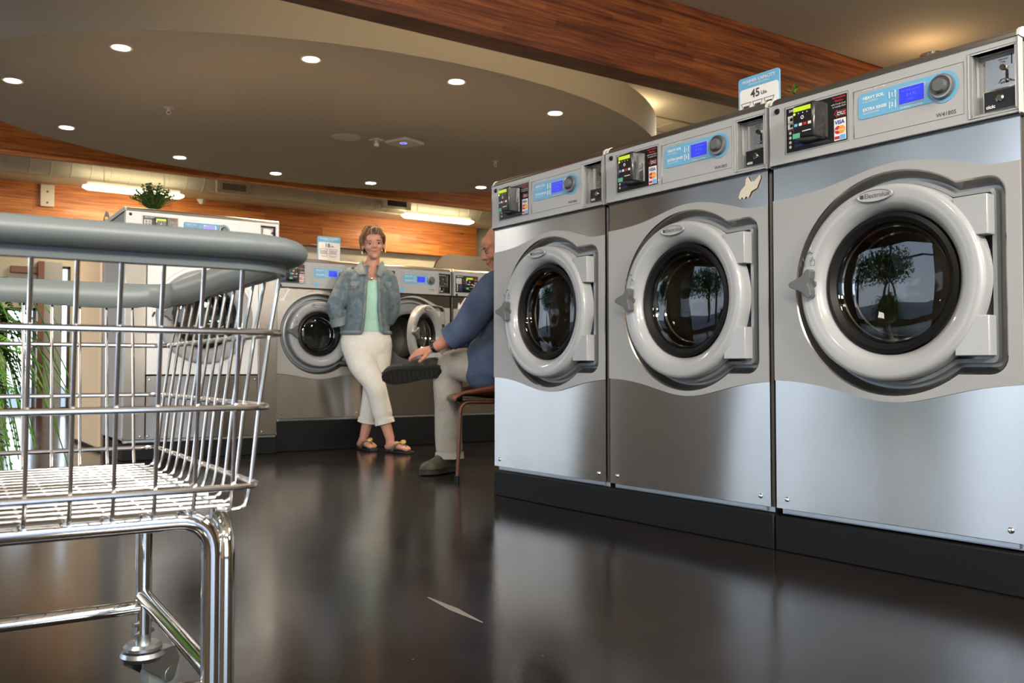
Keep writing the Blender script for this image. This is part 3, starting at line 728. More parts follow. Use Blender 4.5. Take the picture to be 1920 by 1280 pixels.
# right row, running away from the camera
RA = R(92.12); rd = Vector((math.cos(RA), math.sin(RA), 0)); rz = RA-math.pi
p_m1, p_m2, p_m3 = Vector((2.190, 3.392, .132)), Vector((2.2185, 2.628, .132)), Vector((2.2467, 1.866, .132))
GR = 'steel washers in the row at right'
m1 = washer('steel front-load washer farthest from the camera in the right row, next to the seated man', p_m1, rz, GR)
m2 = washer('middle steel washer of the right row, with the 45 lbs. sign standing on it', p_m2, rz, GR)
m3 = washer('large nearest steel front-load washer at the right edge of the photo', p_m3, rz, GR)
M().plate([(.634, 0.988), (.640, 0.981), (.648, 0.988), (.655, 0.980), (.664, 0.988), (.672, 0.982), (.684, 1.000), (.706, 1.008), (.722, 1.040), (.718, 1.048), (.700, 1.032), (.682, 1.032), (.672, 1.050), (.664, 1.044), (.662, 1.024), (.642, 1.008)][::-1], [], -.0065, -.004).build('hand_sticker', mat('sticker_pale', (.62, .58, .48), .45), m2, smooth=False)
nv = Vector((math.sin(RA), -math.cos(RA), 0))
def plinth(name, label, loc, rz_, L, D, H, x0=0):
    t = M().box(x0, x0+L, .0, D, 0, H-.001).build(name, PLINTH, bevel=.004); t.location = loc; t.rotation_euler = (0, 0, rz_)
    return prop(t, label, 'plinth', 'black plinths under the washers')
plinth('machine_plinth', 'long low black plinth under the two farther washers of the right row', (p_m1.x, p_m1.y, 0), rz, 1.522, .70, .112, -.002)
plinth('machine_plinth', 'low black plinth under the nearest washer at the right edge', (p_m3.x, p_m3.y, 0), rz, .80, .70, .108, -.001)
for o_ in (m1, m2, m3): pass

# back row of smaller washers
BK = dict(W=.70, D=.68, Hp=.898, Ht=1.084, cx=.362, cz=.583, RR=.290, rr=.228, rh=.157, wv=(.80, .885, .80, .80, .31, .268, .31), px=(.022, .222), square=True, dot='bottom', model='W465H')
GB = 'steel washers in the back row'
a_ = washer('back row steel washer with the 18 lbs. sign on top, left of the standing woman', (2.07, 5.95, .228), 0, GB, **dict(BK, W=.65, cx=.312, RR=.282, px=(.018, .20)))
b_ = washer('back row steel washer with its round door swung open, right of the standing woman', (2.742, 5.95, .228), 0, GB, **dict(BK, opened=32))
c_ = washer('back row steel washer behind the seated man, its card reader showing', (3.461, 5.95, .228), 0, GB, **BK)
d_ = washer('last back row steel washer, mostly hidden behind the right row', (4.18, 5.95, .228), 0, GB, **BK)
arrow(M(), (2.163-2.07, 1.117-.228), math.atan2(-.13, -.072), .155, .030).build('arrow_sticker', WHITE, a_, smooth=False)
arrow(M(), (3.584-3.461, 1.116-.228), math.atan2(-.11, -.08), .14, .035).build('arrow_sticker', WHITE, c_, smooth=False)
plinth('machine_plinth', 'tall black plinth under the back row of washers behind the people', (2.075, 5.975, 0), 0, 2.80, .64, .208)
# big washer at left behind the cart
isl = washer('extra large washer with a bright white front, potted plant on top, behind the cart', (1.092, 5.88, .128), 0, None, W=.972, D=.68, Hp=1.225, Ht=1.415, cx=.49, cz=.773,
             RR=.305, rr=.300, rh=.205, px=(.103, .312), big=True, model='W4300H')
plinth('machine_plinth', 'low black plinth under the extra large washer at left', (1.10, 5.90, 0), 0, .97, .62, .106)
# back-to-back machine seen from its side
t = thing('dryer_cabinet', 'tall peach-lit side of a cabinet behind the extra large washer at left', 'dryer', (1.09, 6.68, 0))
M().box(0, .9, 0, 1.19, .02, 1.52).build('side_panel', PEACH, t, bevel=.012)
M().box(.01, .89, .01, 1.18, 0, .02).build('plinth_foot', PLINTH, t, smooth=False)
M().box(.015, .85, -.115, -.004, .0, 1.40).build('gap_shade', BLACKP, t, smooth=False)  # dark block standing in for the shade in the gap between machines
M().box(-.002, .9, -.002, 1.192, 1.52, 1.55).build('top_cap', STEEL_D, t, bevel=.01)
# steel backs of the machines standing behind the back row
for (x0, x1, z, l) in ((2.10, 3.02, 1.475, 'brown reflecting steel back panel with rounded end behind the washer with the 18 lbs. sign'), (3.72, 4.9, 1.56, 'curved steel back panel behind the head of the seated man')):
    o = [(x0, 0), (x1, 0)] + [(x1-.12+.12*math.cos(R(a)), z-.12+.12*math.sin(R(a))) for a in range(0, 91, 15)] + [(x0+.16+.16*math.cos(R(a)), z-.16+.16*math.sin(R(a))) for a in range(90, 181, 15)]
    t = M().plate(o, [], 0, .03, back=True).build('back_panel', STEEL_D, smooth=30); t.location = (0, 6.70, 0)
    prop(t, l, 'steel panel', 'steel back panels behind the back row')
t = M().plate([(0, 0), (.075, 0), (.06, .07), (.045, .115), (.03, .12), (.02, .08)], [circ(.036, .07, .012, 12), circ(.04, .03, .014, 12)], 0, .012, back=True).build('metal_bracket', HANDLE, smooth=False)
t.location = (1.10, 6.75, 1.55); prop(t, 'small dark metal bracket with holes standing left of the extra large washer', 'bracket')

# capacity signs
def sign(label, loc, rz_, w_, h_, num, n):
    t = thing('capacity_sign', label, 'sign', loc, rz_, 'washer capacity signs')
    M().plate(rrect(0, w_, 0, h_, .012), [], 0, .004, back=True).box(.01, w_-.01, 0, .045, 0, .004).build('sign_board', BLUE, t, smooth=False)
    T_ = lambda k: h_-k*w_
    f = M().mat(0).plate(rrect(.007, w_-.004, .006, T_(.235), .012), [], -.001, 0)
    f.mat(0).text('WASHER CAPACITY', w_/2, T_(.095), w_*.088, -.0012, align='CENTER', bold=.01).text('CAPACIDAD DE LAVADO', w_/2, T_(.165), w_*.045, -.0012, align='CENTER')
    f.mat(1).text(num, w_*.54, T_(.37), w_*.23, -.0022, align='RIGHT', bold=.02).text('Lbs.', w_*.56, T_(.395), w_*.10, -.0022, bold=.02)
    bw = (w_-.03)/n
    for i in range(n):
        x0 = .014+i*bw; x1 = x0+bw*.88; zz = T_(.52); hh = w_*.15
        f.tube([(x0, -.002, zz), (x1, -.002, zz), (x1-.004, -.002, zz-hh*.25), (x1-.010, -.002, zz-hh), (x0+.010, -.002, zz-hh), (x0+.004, -.002, zz-hh*.25)], .0010, n=4, closed=True)
        for k in range(8):
            xx = x0+.012+(x1-x0-.024)*k/7; f.box(xx-.0009, xx+.0009, -.0025, -.001, zz-hh*.75, zz-hh*.38)
        x0 += .01*(i < n-1)
        f.tube([(x0, -.002, zz-hh*1.2), (x1, -.002, zz-hh*1.2), (x1-.008, -.002, zz-hh*2), (x0+.010, -.002, zz-hh*2)], .0010, n=4, closed=True)
    f.build('sign_print', [WHITE, DKPRINT], t, smooth=False, fix=False)
sign('blue and white WASHER CAPACITY sign reading 45 Lbs. on the right row', (2.583, 2.300, 1.4125), rz, .187, .240, '45', 3)
sign('small blue and white sign reading 18 Lbs. on the back row', (2.428, 6.1, 1.3375), 0, .176, .187, '18', 2)

# potted plants
def sprig_plant(name, label, loc, n, rad, h, leafm, pot=True, leaf=.03, seed=1, potr=.07, poth=.07, lw=.16):
    rnd = random.Random(seed); t = thing(name, label, 'potted plant', loc)
    if pot: M().lathe([(0, 0), (potr*.8, 0), (potr, poth), (potr*.9, poth), (potr*.85, poth*.85), (0, poth*.85)], n=28).build('pot', TERRA, t)
    mb = M(); st = M()
    for i in range(n):
        a = rnd.uniform(0, 2*math.pi); lean = rnd.uniform(.1, 1.0); L = h*rnd.uniform(.55, 1.0); p = Vector((0, 0, poth*.8)); pts = [p.copy()]
        for k in range(7):
            q = k/6; p = p + Vector((math.cos(a)*lean*rad*.28, math.sin(a)*lean*rad*.28, L/7*(1.1-q*lean*.9))); pts.append(p.copy())
            for s_ in (-1, 1):
                d = Vector((math.cos(a+s_*1.2+rnd.uniform(-.3, .3)), math.sin(a+s_*1.2), rnd.uniform(.1, .6))).normalized()*leaf*rnd.uniform(.7, 1.2)
                u = d.cross(Vector((0, 0, 1))).normalized()*leaf*lw
                mb.add([p, p+d*.5+u, p+d, p+d*.5-u, p+d*.5+Vector((0, 0, leaf*.06))], [(0, 1, 4), (1, 2, 4), (2, 3, 4), (3, 0, 4)])
        st.tube(pts, .0018, n=5)
    mb.build('foliage', leafm, t, smooth=False, fix=False); st.build('stems', leafm, t); return t
sprig_plant('potted_plant', 'bushy green potted plant on top of the extra large washer at left', (1.33, 6.22, 1.5685), 190, .075, .20, LEAF2, leaf=.024, seed=3, potr=.08, poth=.03, lw=.34)
sprig_plant('potted_plant', 'small green plant, only its leaf tips showing above the nearest washer', (2.82, 2.26, 1.4145), 26, .11, .19, LEAF, leaf=.04, seed=5)

def fern(label, loc, rad, n, seed=2):
    rnd = random.Random(seed); t = thing('potted_fern', label, 'potted plant', loc)
    M().lathe([(0, 0), (.10, 0), (.14, .16), (.13, .165), (.12, .14), (0, .14)], n=32).build('pot', TERRA, t)
    mb = M(); st = M()
    for i in range(n):
        a = rnd.uniform(0, 2*math.pi); L = rad*rnd.uniform(.6, 1.1); H_ = rnd.uniform(.05, .30); drop = rnd.uniform(.15, .55)
        p = Vector((0, 0, .14)); pts = []
        K = 42
        for k in range(K+1):
            q = k/K; pts.append(Vector((math.cos(a)*L*(q**.85), math.sin(a)*L*(q**.85), .14+H_*math.sin(q*2.0)*1.1-drop*q**2.4)))
        st.tube(pts[::3], .0016, n=4)
        for k in range(2, K):
            q = k/K; tg = (pts[k+1]-pts[k-1]).normalized(); sd = tg.cross(Vector((0, 0, 1))).normalized(); ll = .042*math.sin(math.pi*min(1, q*1.05+.12))+.006
            for s_ in (-1, 1):
                d = (sd*s_+tg*.35+Vector((0, 0, -.12+rnd.uniform(-.1, .1)))).normalized()*ll; u = tg*.0042
                mb.add([pts[k]-u*.6, pts[k]+d*.55-u, pts[k]+d, pts[k]+d*.55+u, pts[k]+u*.6], [(0, 1, 2, 3, 4)])
    mb.build('fronds', LEAF, t, smooth=False, fix=False); st.build('stems', LEAF, t); return t
fern('large green fern in a pot at the left edge behind the wire cart', (.03, 2.75, .45), .33, 170)
t = thing('plant_stand', 'pale round plant stand carrying the fern', 'plant stand', (.03, 2.75, 0))
M().lathe([(0, 0), (.14, 0), (.14, .02), (.05, .05), (.045, .40), (.12, .435), (.15, .435), (.15, .449), (0, .449)], n=32).build('stand_column', WHITEP, t)

# ------------------------------------------------------------------ laundry cart
CA = -0.0296
cart = thing('laundry_cart', 'chrome wire laundry cart with thick grey rim in the left foreground', 'laundry cart', (.3592, 1.0603, 0), CA+math.pi)
# cart frame: +x runs left along the near side, y = -v (v runs away from the camera)
CL, CW = 1.0, .65
def cpt(u, v, z): return Vector((u, -v, z))
def loop(k, z, r, n=7):
    """rounded rectangle around the basket, grown outward by k"""
    out = []
    for cx_, cy_, a in ((-k+r, -k+r, 180), (CL+k-r, -k+r, 270), (CL+k-r, CW+k-r, 0), (-k+r, CW+k-r, 90)):
        for i in range(n):
            q = R(a+90*i/(n-1)); out.append(cpt(cx_+r*math.cos(q), cy_+r*math.sin(q), z))
    return out
def kz(z): # outward flare of the basket wall at height z
    pts = [(.39, -.016), (.42, -.0094), (.514, 0), (.603, .012), (.674, .0245), (.72, .032)]
    for (a, ka), (b, kb) in zip(pts, pts[1:]):
        if z <= b: return ka+(kb-ka)*(z-a)/(b-a)
    return pts[-1][1]
WR = .0026
for z, nm in ((.603, 'upper'), (.514, 'middle'), (.42, 'lower')):
    M().tube(loop(kz(z)+.0055, z, .03), .0040, n=10, closed=True).build('basket_hoop', CHROMEW, cart)
def side_wire(p0, dirn):
    """p0: (u, v) foot on the basket outline, dirn: outward direction"""
    du, dv = dirn; pts = []
    q = kz(.42)
    foot = [(-.05, .3925), (-.036, .390), (-.024, .3905), (-.0165, .395), (-.0128, .405)]
    for k, z in foot: pts.append(cpt(p0[0]+du*k, p0[1]+dv*k, z))
    for z in (.42, .47, .514, .56, .603, .65, .695): pts.append(cpt(p0[0]+du*kz(z), p0[1]+dv*kz(z), z))
    return pts
ew = [.03, .095, .147, .193, .24, .285, .334, .38, .435, .49, .545, .60]
for v in ew: M().tube(side_wire((0, v), (-1, 0)), WR, n=8).build('end_wire', CHROMEW, cart)
for i in range(22):
    u = .037+i*.0435
    if u > CL-.02: break
    M().tube(side_wire((u, 0), (0, -1)), WR, n=8).build('side_wire', CHROMEW, cart)
    M().tube(side_wire((u+.005, CW), (0, 1)), WR, n=8).build('side_wire', CHROMEW, cart)
for v in ew[::2]: M().tube(side_wire((CL, v), (1, 0)), WR, n=8).build('end_wire', CHROMEW, cart)
for i in range(16):
    v = .045+i*(CW-.09)/15
    M().tube([cpt(.03, v, .3935), cpt(CL-.03, v, .3935)], .0026, n=8).build('floor_wire', CHROMEW, cart)
for i in range(21):
    u = .08+i*.0435
    M().tube([cpt(u, .012, .3885), cpt(u, CW-.012, .3885)], .0022, n=8).build('floor_cross_wire', CHROMEW, cart)
M().box(.045, .0485, -CW+.07, -.07, .374, .396).build('support_bar', ZINC, cart, bevel=.001)
# rim: thick bumper roll with skirt
prof = [(.018, .675), (.0315, .675), (.0325, .6865)] + [(.039+.019*math.cos(R(a)), .7015+.0148*math.sin(R(a))) for a in range(-100, 121, 20)] + [(.0195, .7145)]
n0 = 10; rings = []
for k, z in prof: rings.append(loop(k, z, .045+k*.9, n0))
nn = len(rings[0]); vs = []; fs = []
for i in range(nn):
    for r_ in rings:
        p = r_[i].copy()
        vs.append(p)
K = len(prof)
for i in range(nn):
    for j in range(K): fs.append((i*K+j, ((i+1) % nn)*K+j, ((i+1) % nn)*K+(j+1) % K, i*K+(j+1) % K))
# far and end skirts hang lower on the inside
M().add(vs, fs).build('rim_bumper', GREYRIM, cart, smooth=50)
sk = []
base = loop(.017, .715, .055, n0)
low = loop(.014, .675, .052, n0)
dense = []
for A_, B_ in ((base, low),):
    n_ = len(A_); 
    for i in range(n_):
        a, b = A_[i], A_[(i+1) % n_]; c, d = B_[i], B_[(i+1) % n_]
        L_ = max(1, int((b-a).length/.04))
        for k in range(L_):
            q = k/L_; dense.append((a.lerp(b, q), c.lerp(d, q)))
vs = []; fs = []; nd = len(dense)
for i, (a, c) in enumerate(dense):
    far = 1 if -a.y > .3 else 0
    e_ = Vector((math.sin(i*1.7)*.001, math.cos(i*1.3)*.0015, 0))
    c2 = c+Vector((0, 0, -.006*far*(.6+.4*math.sin(i*.9))))+e_
    vs += [a, a.lerp(c2, .5)+e_, c2, c2+Vector((0, 0, -.0))]
for i in range(nd):
    k = (i+1) % nd
    for j in range(2): fs.append((i*4+j, i*4+j+1, k*4+j+1, k*4+j))
sk_ = M().add(vs, fs).build('rim_skirt', GREYRIM, cart, smooth=25)
so_ = sk_.modifiers.new('t', 'SOLIDIFY'); so_.thickness = .0025
# tube frame
def bend(a, c, b, r, n=7):
    """a -> corner c -> b with a rounded corner"""
    a, b, c = Vector(a), Vector(b), Vector(c); d1 = (a-c).normalized()*r; d2 = (b-c).normalized()*r
    return [a] + [(c+d1)*(1-t)**2 + c*2*t*(1-t) + (c+d2)*t*t for t in [i/n for i in range(n+1)]] + [b]
PV0, PV1, PU0, PU1 = .098, .552, .038, .93
TR = .0132
for v in (PV0, PV1):
    a = bend(cpt(.48, v, .3725), cpt(PU0, v, .3725), cpt(PU0, v, .115), .045)
    b = bend(cpt(.48, v, .3725), cpt(PU1, v, .3725), cpt(PU1, v, .115), .045)
    M().tube(b[::-1] + a[1:], TR, n=20).build('leg_frame', CHROME, cart)
for u, s_ in ((PU0-.016, 1), (PU1+.016, -1)):
    a = bend(cpt(u, .325, .368), cpt(u, PV0-.004, .368), cpt(u, PV0-.004, .155), .05)
    uu = u+.016*s_
    b = bend(cpt(u, .325, .368), cpt(uu, PV1, .368), cpt(uu, PV1, .155), .05)
    M().tube(b[::-1] + a[1:], TR*.85, n=18).build('end_frame', CHROME, cart)
for v in (PV0, PV1): M().tube([cpt(PU0, v, .160), cpt(PU1, v, .160)], .0115, n=18).build('lower_rail', CHROME, cart)
for u in (PU0, PU1): M().tube([cpt(u, PV1-.005, .178), cpt(u, PV0, .178)], .0125, n=18).build('cross_rail', CHROME, cart)
M().lathe([(0, 0), (.0045, 0), (.006, .003)], (PU0-.0128, -(PV1-.14), .178), axis='x', n=14).build('rail_hole', BLACKP, cart)
def caster(u, v, ang):
    e = bpy.data.objects.new('caster', None)
    st = M().tube([cpt(0, 0, .098), cpt(0, 0, .15)], .0128, n=20).lathe([(0, .101), (.026, .100), (.031, .095), (.031, .090), (.025, .087), (0, .087)], (0, 0, 0), n=32)
    c = st.build('caster', ZINC, cart); c.location = cpt(u, v, 0); c.rotation_euler = (0, 0, ang)
    M().lathe([(0, .088), (.034, .087), (.036, .080), (.030, .072), (0, .070)], (0, 0, 0), n=32).build('swivel', ZINC, c)
    f = M()
    for s_ in (-1, 1):
        f.add([(-.022, s_*.020, .083), (.050, s_*.020, .083), (.062, s_*.020, .060), (.050, s_*.020, .030), (.034, s_*.020, .030), (-.022, s_*.020, .066),
               (-.022, s_*.0225, .083), (.050, s_*.0225, .083), (.062, s_*.0225, .060), (.050, s_*.0225, .030), (.034, s_*.0225, .030), (-.022, s_*.0225, .066)],
              [(0, 1, 2, 3, 4, 5), (6, 7, 8, 9, 10, 11)] + [(i, (i+1) % 6, 6+(i+1) % 6, 6+i) for i in range(6)])
    f.box(-.022, .050, -.0225, .0225, .081, .084)
    f.build('fork', ZINC, c, smooth=30)
    M().lathe([(.012, -.013), (.030, -.012), (.036, -.010), (.038, 0), (.036, .010), (.030, .012), (.012, .013)], (.040, 0, .038), axis='y', n=36).build('wheel', GREYRIM, c)
    M().lathe([(0, -.024), (.012, -.023), (.013, .023), (0, .024)], (.040, 0, .038), axis='y', n=16).build('axle', ZINC, c)
    for z in (.128, .145)[:2]:
        for s_ in (-1, 1): M().tube([(s_*.012, .0, z-.012), (s_*.022, 0, z-.012)], .0042, n=6).build('bolt', ZINC, c)
for u in (PU0, PU1):
    for v in (PV0, PV1): caster(u, v, R(215 if v > .3 else 190))

# ------------------------------------------------------------------ people
FR = R(-34)      # figure frames: +x to the right in the photo, +y away, +z up
def ortho(t, ref):
    t = Vector(t).normalized(); a = Vector(ref) - t*Vector(ref).dot(t); a.normalize(); return a, t.cross(a)
def limb(mb, pts, rad, ref=(1, 0, 0), n=18, ends=True):
    """tapering limb through joints; rad: radius or (a, b) per joint"""
    P = [Vector(p) for p in pts]; rr = [(r, r) if not isinstance(r, tuple) else r for r in rad]
    # smooth the path with Catmull-Rom samples
    Q, W = [], []
    for i in range(len(P)-1):
        p0, p1, p2, p3 = P[max(i-1, 0)], P[i], P[i+1], P[min(i+2, len(P)-1)]
        for k in range(5):
            t = k/5
            q = .5*((2*p1)+(p2-p0)*t+(2*p0-5*p1+4*p2-p3)*t*t+(3*p1-p0-3*p2+p3)*t**3)
            Q.append(q); W.append(tuple(rr[i][j]*(1-t)+rr[i+1][j]*t for j in (0, 1)))
    Q.append(P[-1]); W.append(rr[-1]); rings = []
    for i, q in enumerate(Q):
        tg = (Q[min(i+1, len(Q)-1)]-Q[max(i-1, 0)])
        a, b = ortho(tg, ref); rings.append((q, W[i], a, b))
    if ends:
        q, w_, a, b = rings[0]; tg = (Q[0]-Q[1]).normalized()
        rings = [(q+tg*w_[0]*.55, (w_[0]*.5, w_[1]*.5), a, b), (q+tg*w_[0]*.32, (w_[0]*.82, w_[1]*.82), a, b)] + rings
        q, w_, a, b = rings[-1]; tg = (Q[-1]-Q[-2]).normalized()
        rings += [(q+tg*w_[0]*.32, (w_[0]*.82, w_[1]*.82), a, b), (q+tg*w_[0]*.55, (w_[0]*.5, w_[1]*.5), a, b)]
    return mb.loft(rings, n)
def add_head(mb, c, mx, s=1.0, female=True):
    """skull, jaw, nose, ears, brow; local head frame: -y is the face, +z up"""
    def E(p, r): mb.ell(Vector(c)+mx@(Vector(p)*s), [q*s for q in r], mx)
    E((0, .012, .030), (.072, .092, .086)); E((0, -.020, -.012), (.060, .074, .068)); E((0, -.034, -.055), (.044, .050, .042)); E((0, -.064, -.082), (.023, .021, .018))
    E((0, -.066, .040), (.052, .026, .034))
    for k in (-1, 1):
        E((k*.034, -.066, -.018), (.024, .020, .020)); E((k*.073, .010, -.008), (.009, .017, .030)); E((k*.030, -.079, .020), (.019, .010, .006))
    E((0, -.090, .000), (.009, .012, .026)); E((0, -.099, -.016), (.013, .014, .011)); E((.010, -.092, -.020), (.008, .009, .007)); E((-.010, -.092, -.020), (.008, .009, .007))
    E((0, -.080, -.046), (.020, .012, .012)); return mb
def face_parts(body, c, mx, s=1.0, lipw=.020):
    for k in (-1, 1):
        M().ell(Vector(c)+mx@(Vector((k*.030, -.0815, .004))*s), (.0150*s, .006*s, .0072*s), mx, 14, 8).build('eye', EYEW, body)
        M().ell(Vector(c)+mx@(Vector((k*.030, -.0855, .0035))*s), (.0062*s, .0035*s, .0062*s), mx, 12, 8).build('iris', EYEM, body)
        M().ell(Vector(c)+mx@(Vector((k*.0305, -.0850, .0088))*s), (.0165*s, .0045*s, .0028*s), mx, 12, 8).build('eyelid', BROW, body)
        M().ell(Vector(c)+mx@(Vector((k*.031, -.0895, .024))*s), (.017*s, .004*s, .0032*s), mx, 12, 6).build('eyebrow', BROW, body)
    m_ = M()
    for q in range(-4, 5):
        m_.ell(Vector(c)+mx@(Vector((q/4*lipw, -.0905+.012*(q/4)**2, -.046+.004*(q/4)**2))*s), (.006*s, .004*s, .0055*s*(1-.5*abs(q/4))), mx, 10, 6)
    m_.build('lips', LIP, body, remesh=.0018)
def hand(mb, wrist, palm_dir, out_dir, s=1.0, curl=.5, side=1):
    """palm plus four fingers and a thumb, merged into the body mesh by the remesh"""
    d = Vector(palm_dir).normalized(); n = Vector(out_dir); n = (n-d*n.dot(d)).normalized(); b = d.cross(n)*side
    w0 = Vector(wrist)
    limb(mb, [w0, w0+d*.035*s, w0+d*.085*s], [(.026*s, .018*s), (.036*s, .017*s), (.040*s, .014*s)], ref=b, n=14)
    for i, L in enumerate((.066, .076, .070, .054)):
        o = w0+d*.082*s+b*(.028-.019*i)*s; pts = [o]; dd = d.copy(); p = o.copy()
        for k, q in enumerate((.45, .32, .23)):
            a = curl*(.5+.5*k)*1.1; dd = (dd*math.cos(a)-n*math.sin(a)).normalized(); nn = dd; p = p+dd*L*q*s; pts.append(p.copy())
            n2 = n
        limb(mb, pts, [.0098*s, .0092*s, .0084*s, .0070*s], ref=b, n=10)
    o = w0+d*.025*s+b*.030*s
    limb(mb, [o, o+(d*.4+b*.8-n*.2).normalized()*.035*s, o+(d*.9+b*.55-n*.45).normalized()*.068*s], [.014*s, .012*s, .009*s], ref=n, n=10)
    return mb

# ---- standing woman
wo = thing('person', 'standing woman in denim jacket, mint top and white cropped trousers, leaning on the washers', 'person', (2.660, 5.672, 0), FR)
HC = Vector((.008, -.03, 1.424)); HM = Matrix.Rotation(R(14), 3, 'Z') @ Matrix.Rotation(R(-5), 3, 'Y') @ Matrix.Rotation(R(5), 3, 'X')
bd = M(); add_head(bd, HC, HM, 1.0)
limb(bd, [(.006, .0, 1.40), (.004, .01, 1.34), (-.004, .02, 1.27)], [(.043, .050), (.042, .048), (.058, .055)])
limb(bd, [(-.006, .02, 1.275), (-.018, .02, 1.20), (-.03, .03, 1.02), (-.045, .05, .88), (-.05, .07, .74)], [(.075, .055), (.140, .082), (.125, .085), (.130, .090), (.150, .105)])
FLEG = [(-.125, .06, .74), (-.06, -.03, .60), (.025, -.075, .47), (.055, -.05, .36), (.085, -.05, .25), (.135, -.055, .09)]
BLEG = [(.035, .07, .74), (.025, .09, .60), (-.005, .10, .47), (-.027, .13, .34), (-.050, .155, .22), (-.080, .165, .09)]
for lg in (FLEG, BLEG): limb(bd, lg, [.080, .066, .050, .048, .040, .031])
def foot(mb, an, heel, toe, s=1.0):
    an, heel, toe = Vector(an), Vector(heel), Vector(toe); d = (toe-heel).normalized(); sd = d.cross(Vector((0, 0, 1)))
    limb(mb, [an, heel+Vector((0, 0, .035))+d*.02], [.030*s, .028*s])
    limb(mb, [heel+Vector((0, 0, .024)), heel+d*.09*s+Vector((0, 0, .036)), heel+d*.16*s+Vector((0, 0, .026)), heel+d*.185*s+Vector((0, 0, .020))], [(.027*s, .022*s), (.030*s, .030*s), (.042*s, .019*s), (.040*s, .013*s)], ref=sd)
    for i in range(5):
        o = heel+d*(.186-.010*i+.006*(i == 0))*s+sd*(.030-.0155*i)*s+Vector((0, 0, .017)); L = (.032, .026, .023, .020, .017)[i]
        limb(mb, [o, o+d*L*s], [(.0115, .0085, .008, .0075, .0075)[i]]*2, ref=sd, n=10)
foot(bd, FLEG[-1], (.115, -.035, .012), (.30, -.19, .012)); foot(bd, BLEG[-1], (-.112, .19, .012), (.062, -.05, .012))
LARM = [(-.160, .015, 1.205), (-.214, .010, 1.10), (-.256, .0, 1.00), (-.235, .025, .90), (-.16, .075, .85)]
RARM = [(.105, .03, 1.190), (.122, .07, 1.09), (.125, .11, .99), (.085, .15, .91), (.02, .16, .86)]
for am in (LARM, RARM): limb(bd, am, [.050, .043, .037, .030, .026])
hand(bd, LARM[-1], (1, .1, -.25), (0, 1, 0), .9, .3); hand(bd, RARM[-1], (-1, .05, -.25), (0, 1, 0), .9, .3, -1)
body = bd.build('body', SKIN, wo, remesh=.0055, smo=3)
face_parts(body, HC, HM, 1.0)
# hair: short, swept to the side
hr = M()
def HP(p): return HC + HM @ (Vector(p)*.985)
hr.ell(HP((0, .024, .042)), (.076, .088, .076), HM).ell(HP((0, .050, -.008)), (.066, .058, .070), HM)
rnd = random.Random(4)
for i in range(34):       # fringe swept across the forehead from a part on one side
    q = i/33; x0 = .030+.010*math.sin(i); x1 = -.066+.130*q
    limb(hr, [HP((x0*.6, -.020, .120)), HP(((x0+x1)*.5, -.070, .108-.1*abs(x1))), HP((x1, -.086+.55*abs(x1), .070-.45*abs(x1)+rnd.uniform(-.006, .006)))], [.010, .009, .0035], n=7)
for k in (-1, 1):
    for i in range(22):
        y = -.052+.0068*i; e_ = rnd.uniform(-.004, .004)
        limb(hr, [HP((k*.040, y*.9, .112)), HP((k*(.077+e_), y*.92, .050)), HP((k*(.0765+e_*.5), y*.92+.006, .006-.045*(i > 7)+rnd.uniform(-.010, .006)))], [.011, .0085, .0035], n=7)
for i in range(16):
    x = -.06+.12*i/15; limb(hr, [HP((x*.6, .0, .128)), HP((x*1.05, .075, .075)), HP((x*1.0, .090, -.040+rnd.uniform(-.01, .01)))], [.012, .012, .005], n=7)
hr.build('hair', HAIRM, body, remesh=.0036, smo=0)
for k in (-1, 1): M().tube([HP((k*.079, .000, -.040)), HP((k*.081, -.002, -.060))], .0035, n=8).build('earring', GOLD, body)
# mint top
sh = M(); limb(sh, [(.0, .02, 1.185), (-.015, .018, 1.10), (-.030, .028, .98), (-.043, .045, .86), (-.046, .052, .800)], [(.110, .078), (.132, .092), (.122, .092), (.146, .102), (.162, .110)])
sh.build('knit_top', MINT, wo, remesh=.009, smo=3)
M().tube([(-.040, -.038, 1.275), (-.012, -.062, 1.215), (.006, -.070, 1.195), (.024, -.062, 1.220), (.044, -.038, 1.275)], .0012, n=5).ell((.006, -.076, 1.186), (.009, .005, .011)).build('necklace', mat('silver', (.7, .68, .6), .25, 1), wo)
# trousers
tr = M()
limb(tr, [(-.048, .05, .825), (-.050, .055, .76), (-.048, .06, .70)], [(.160, .108), (.182, .120), (.165, .118)])
limb(tr, FLEG[:-1]+[(.075, -.05, .185)][:0], [(.105, .105), .098, .074, .070, .068]); limb(tr, BLEG[:-1], [(.095, .10), .088, .070, .066, .062])
limb(tr, [(.078, -.05, .275), (.092, -.052, .215)], [.060, .062]); limb(tr, [(-.048, .150, .25), (-.057, .158, .205)], [.056, .058])
trs = tr.build('trousers', WHITEC, wo, remesh=.009, smo=4)
for p, d, r in (((.096, -.052, .205), (.25, 0, -1), .0640), ((-.060, .158, .200), (-.2, .05, -1), .0600)):
    a, b = ortho(d, (1, 0, 0)); d = Vector(d).normalized(); p = Vector(p)
    M().loft([(p-d*.022, (r*.97, r*.97), a, b), (p-d*.018, (r*1.05, r*1.05), a, b), (p+d*.012, (r*1.07, r*1.07), a, b), (p+d*.012, (r*.93, r*.93), a, b), (p-d*.02, (r*.9, r*.9), a, b)], 28, closed_ends=False).build('turn_up', WHITEC, trs, smooth=40)
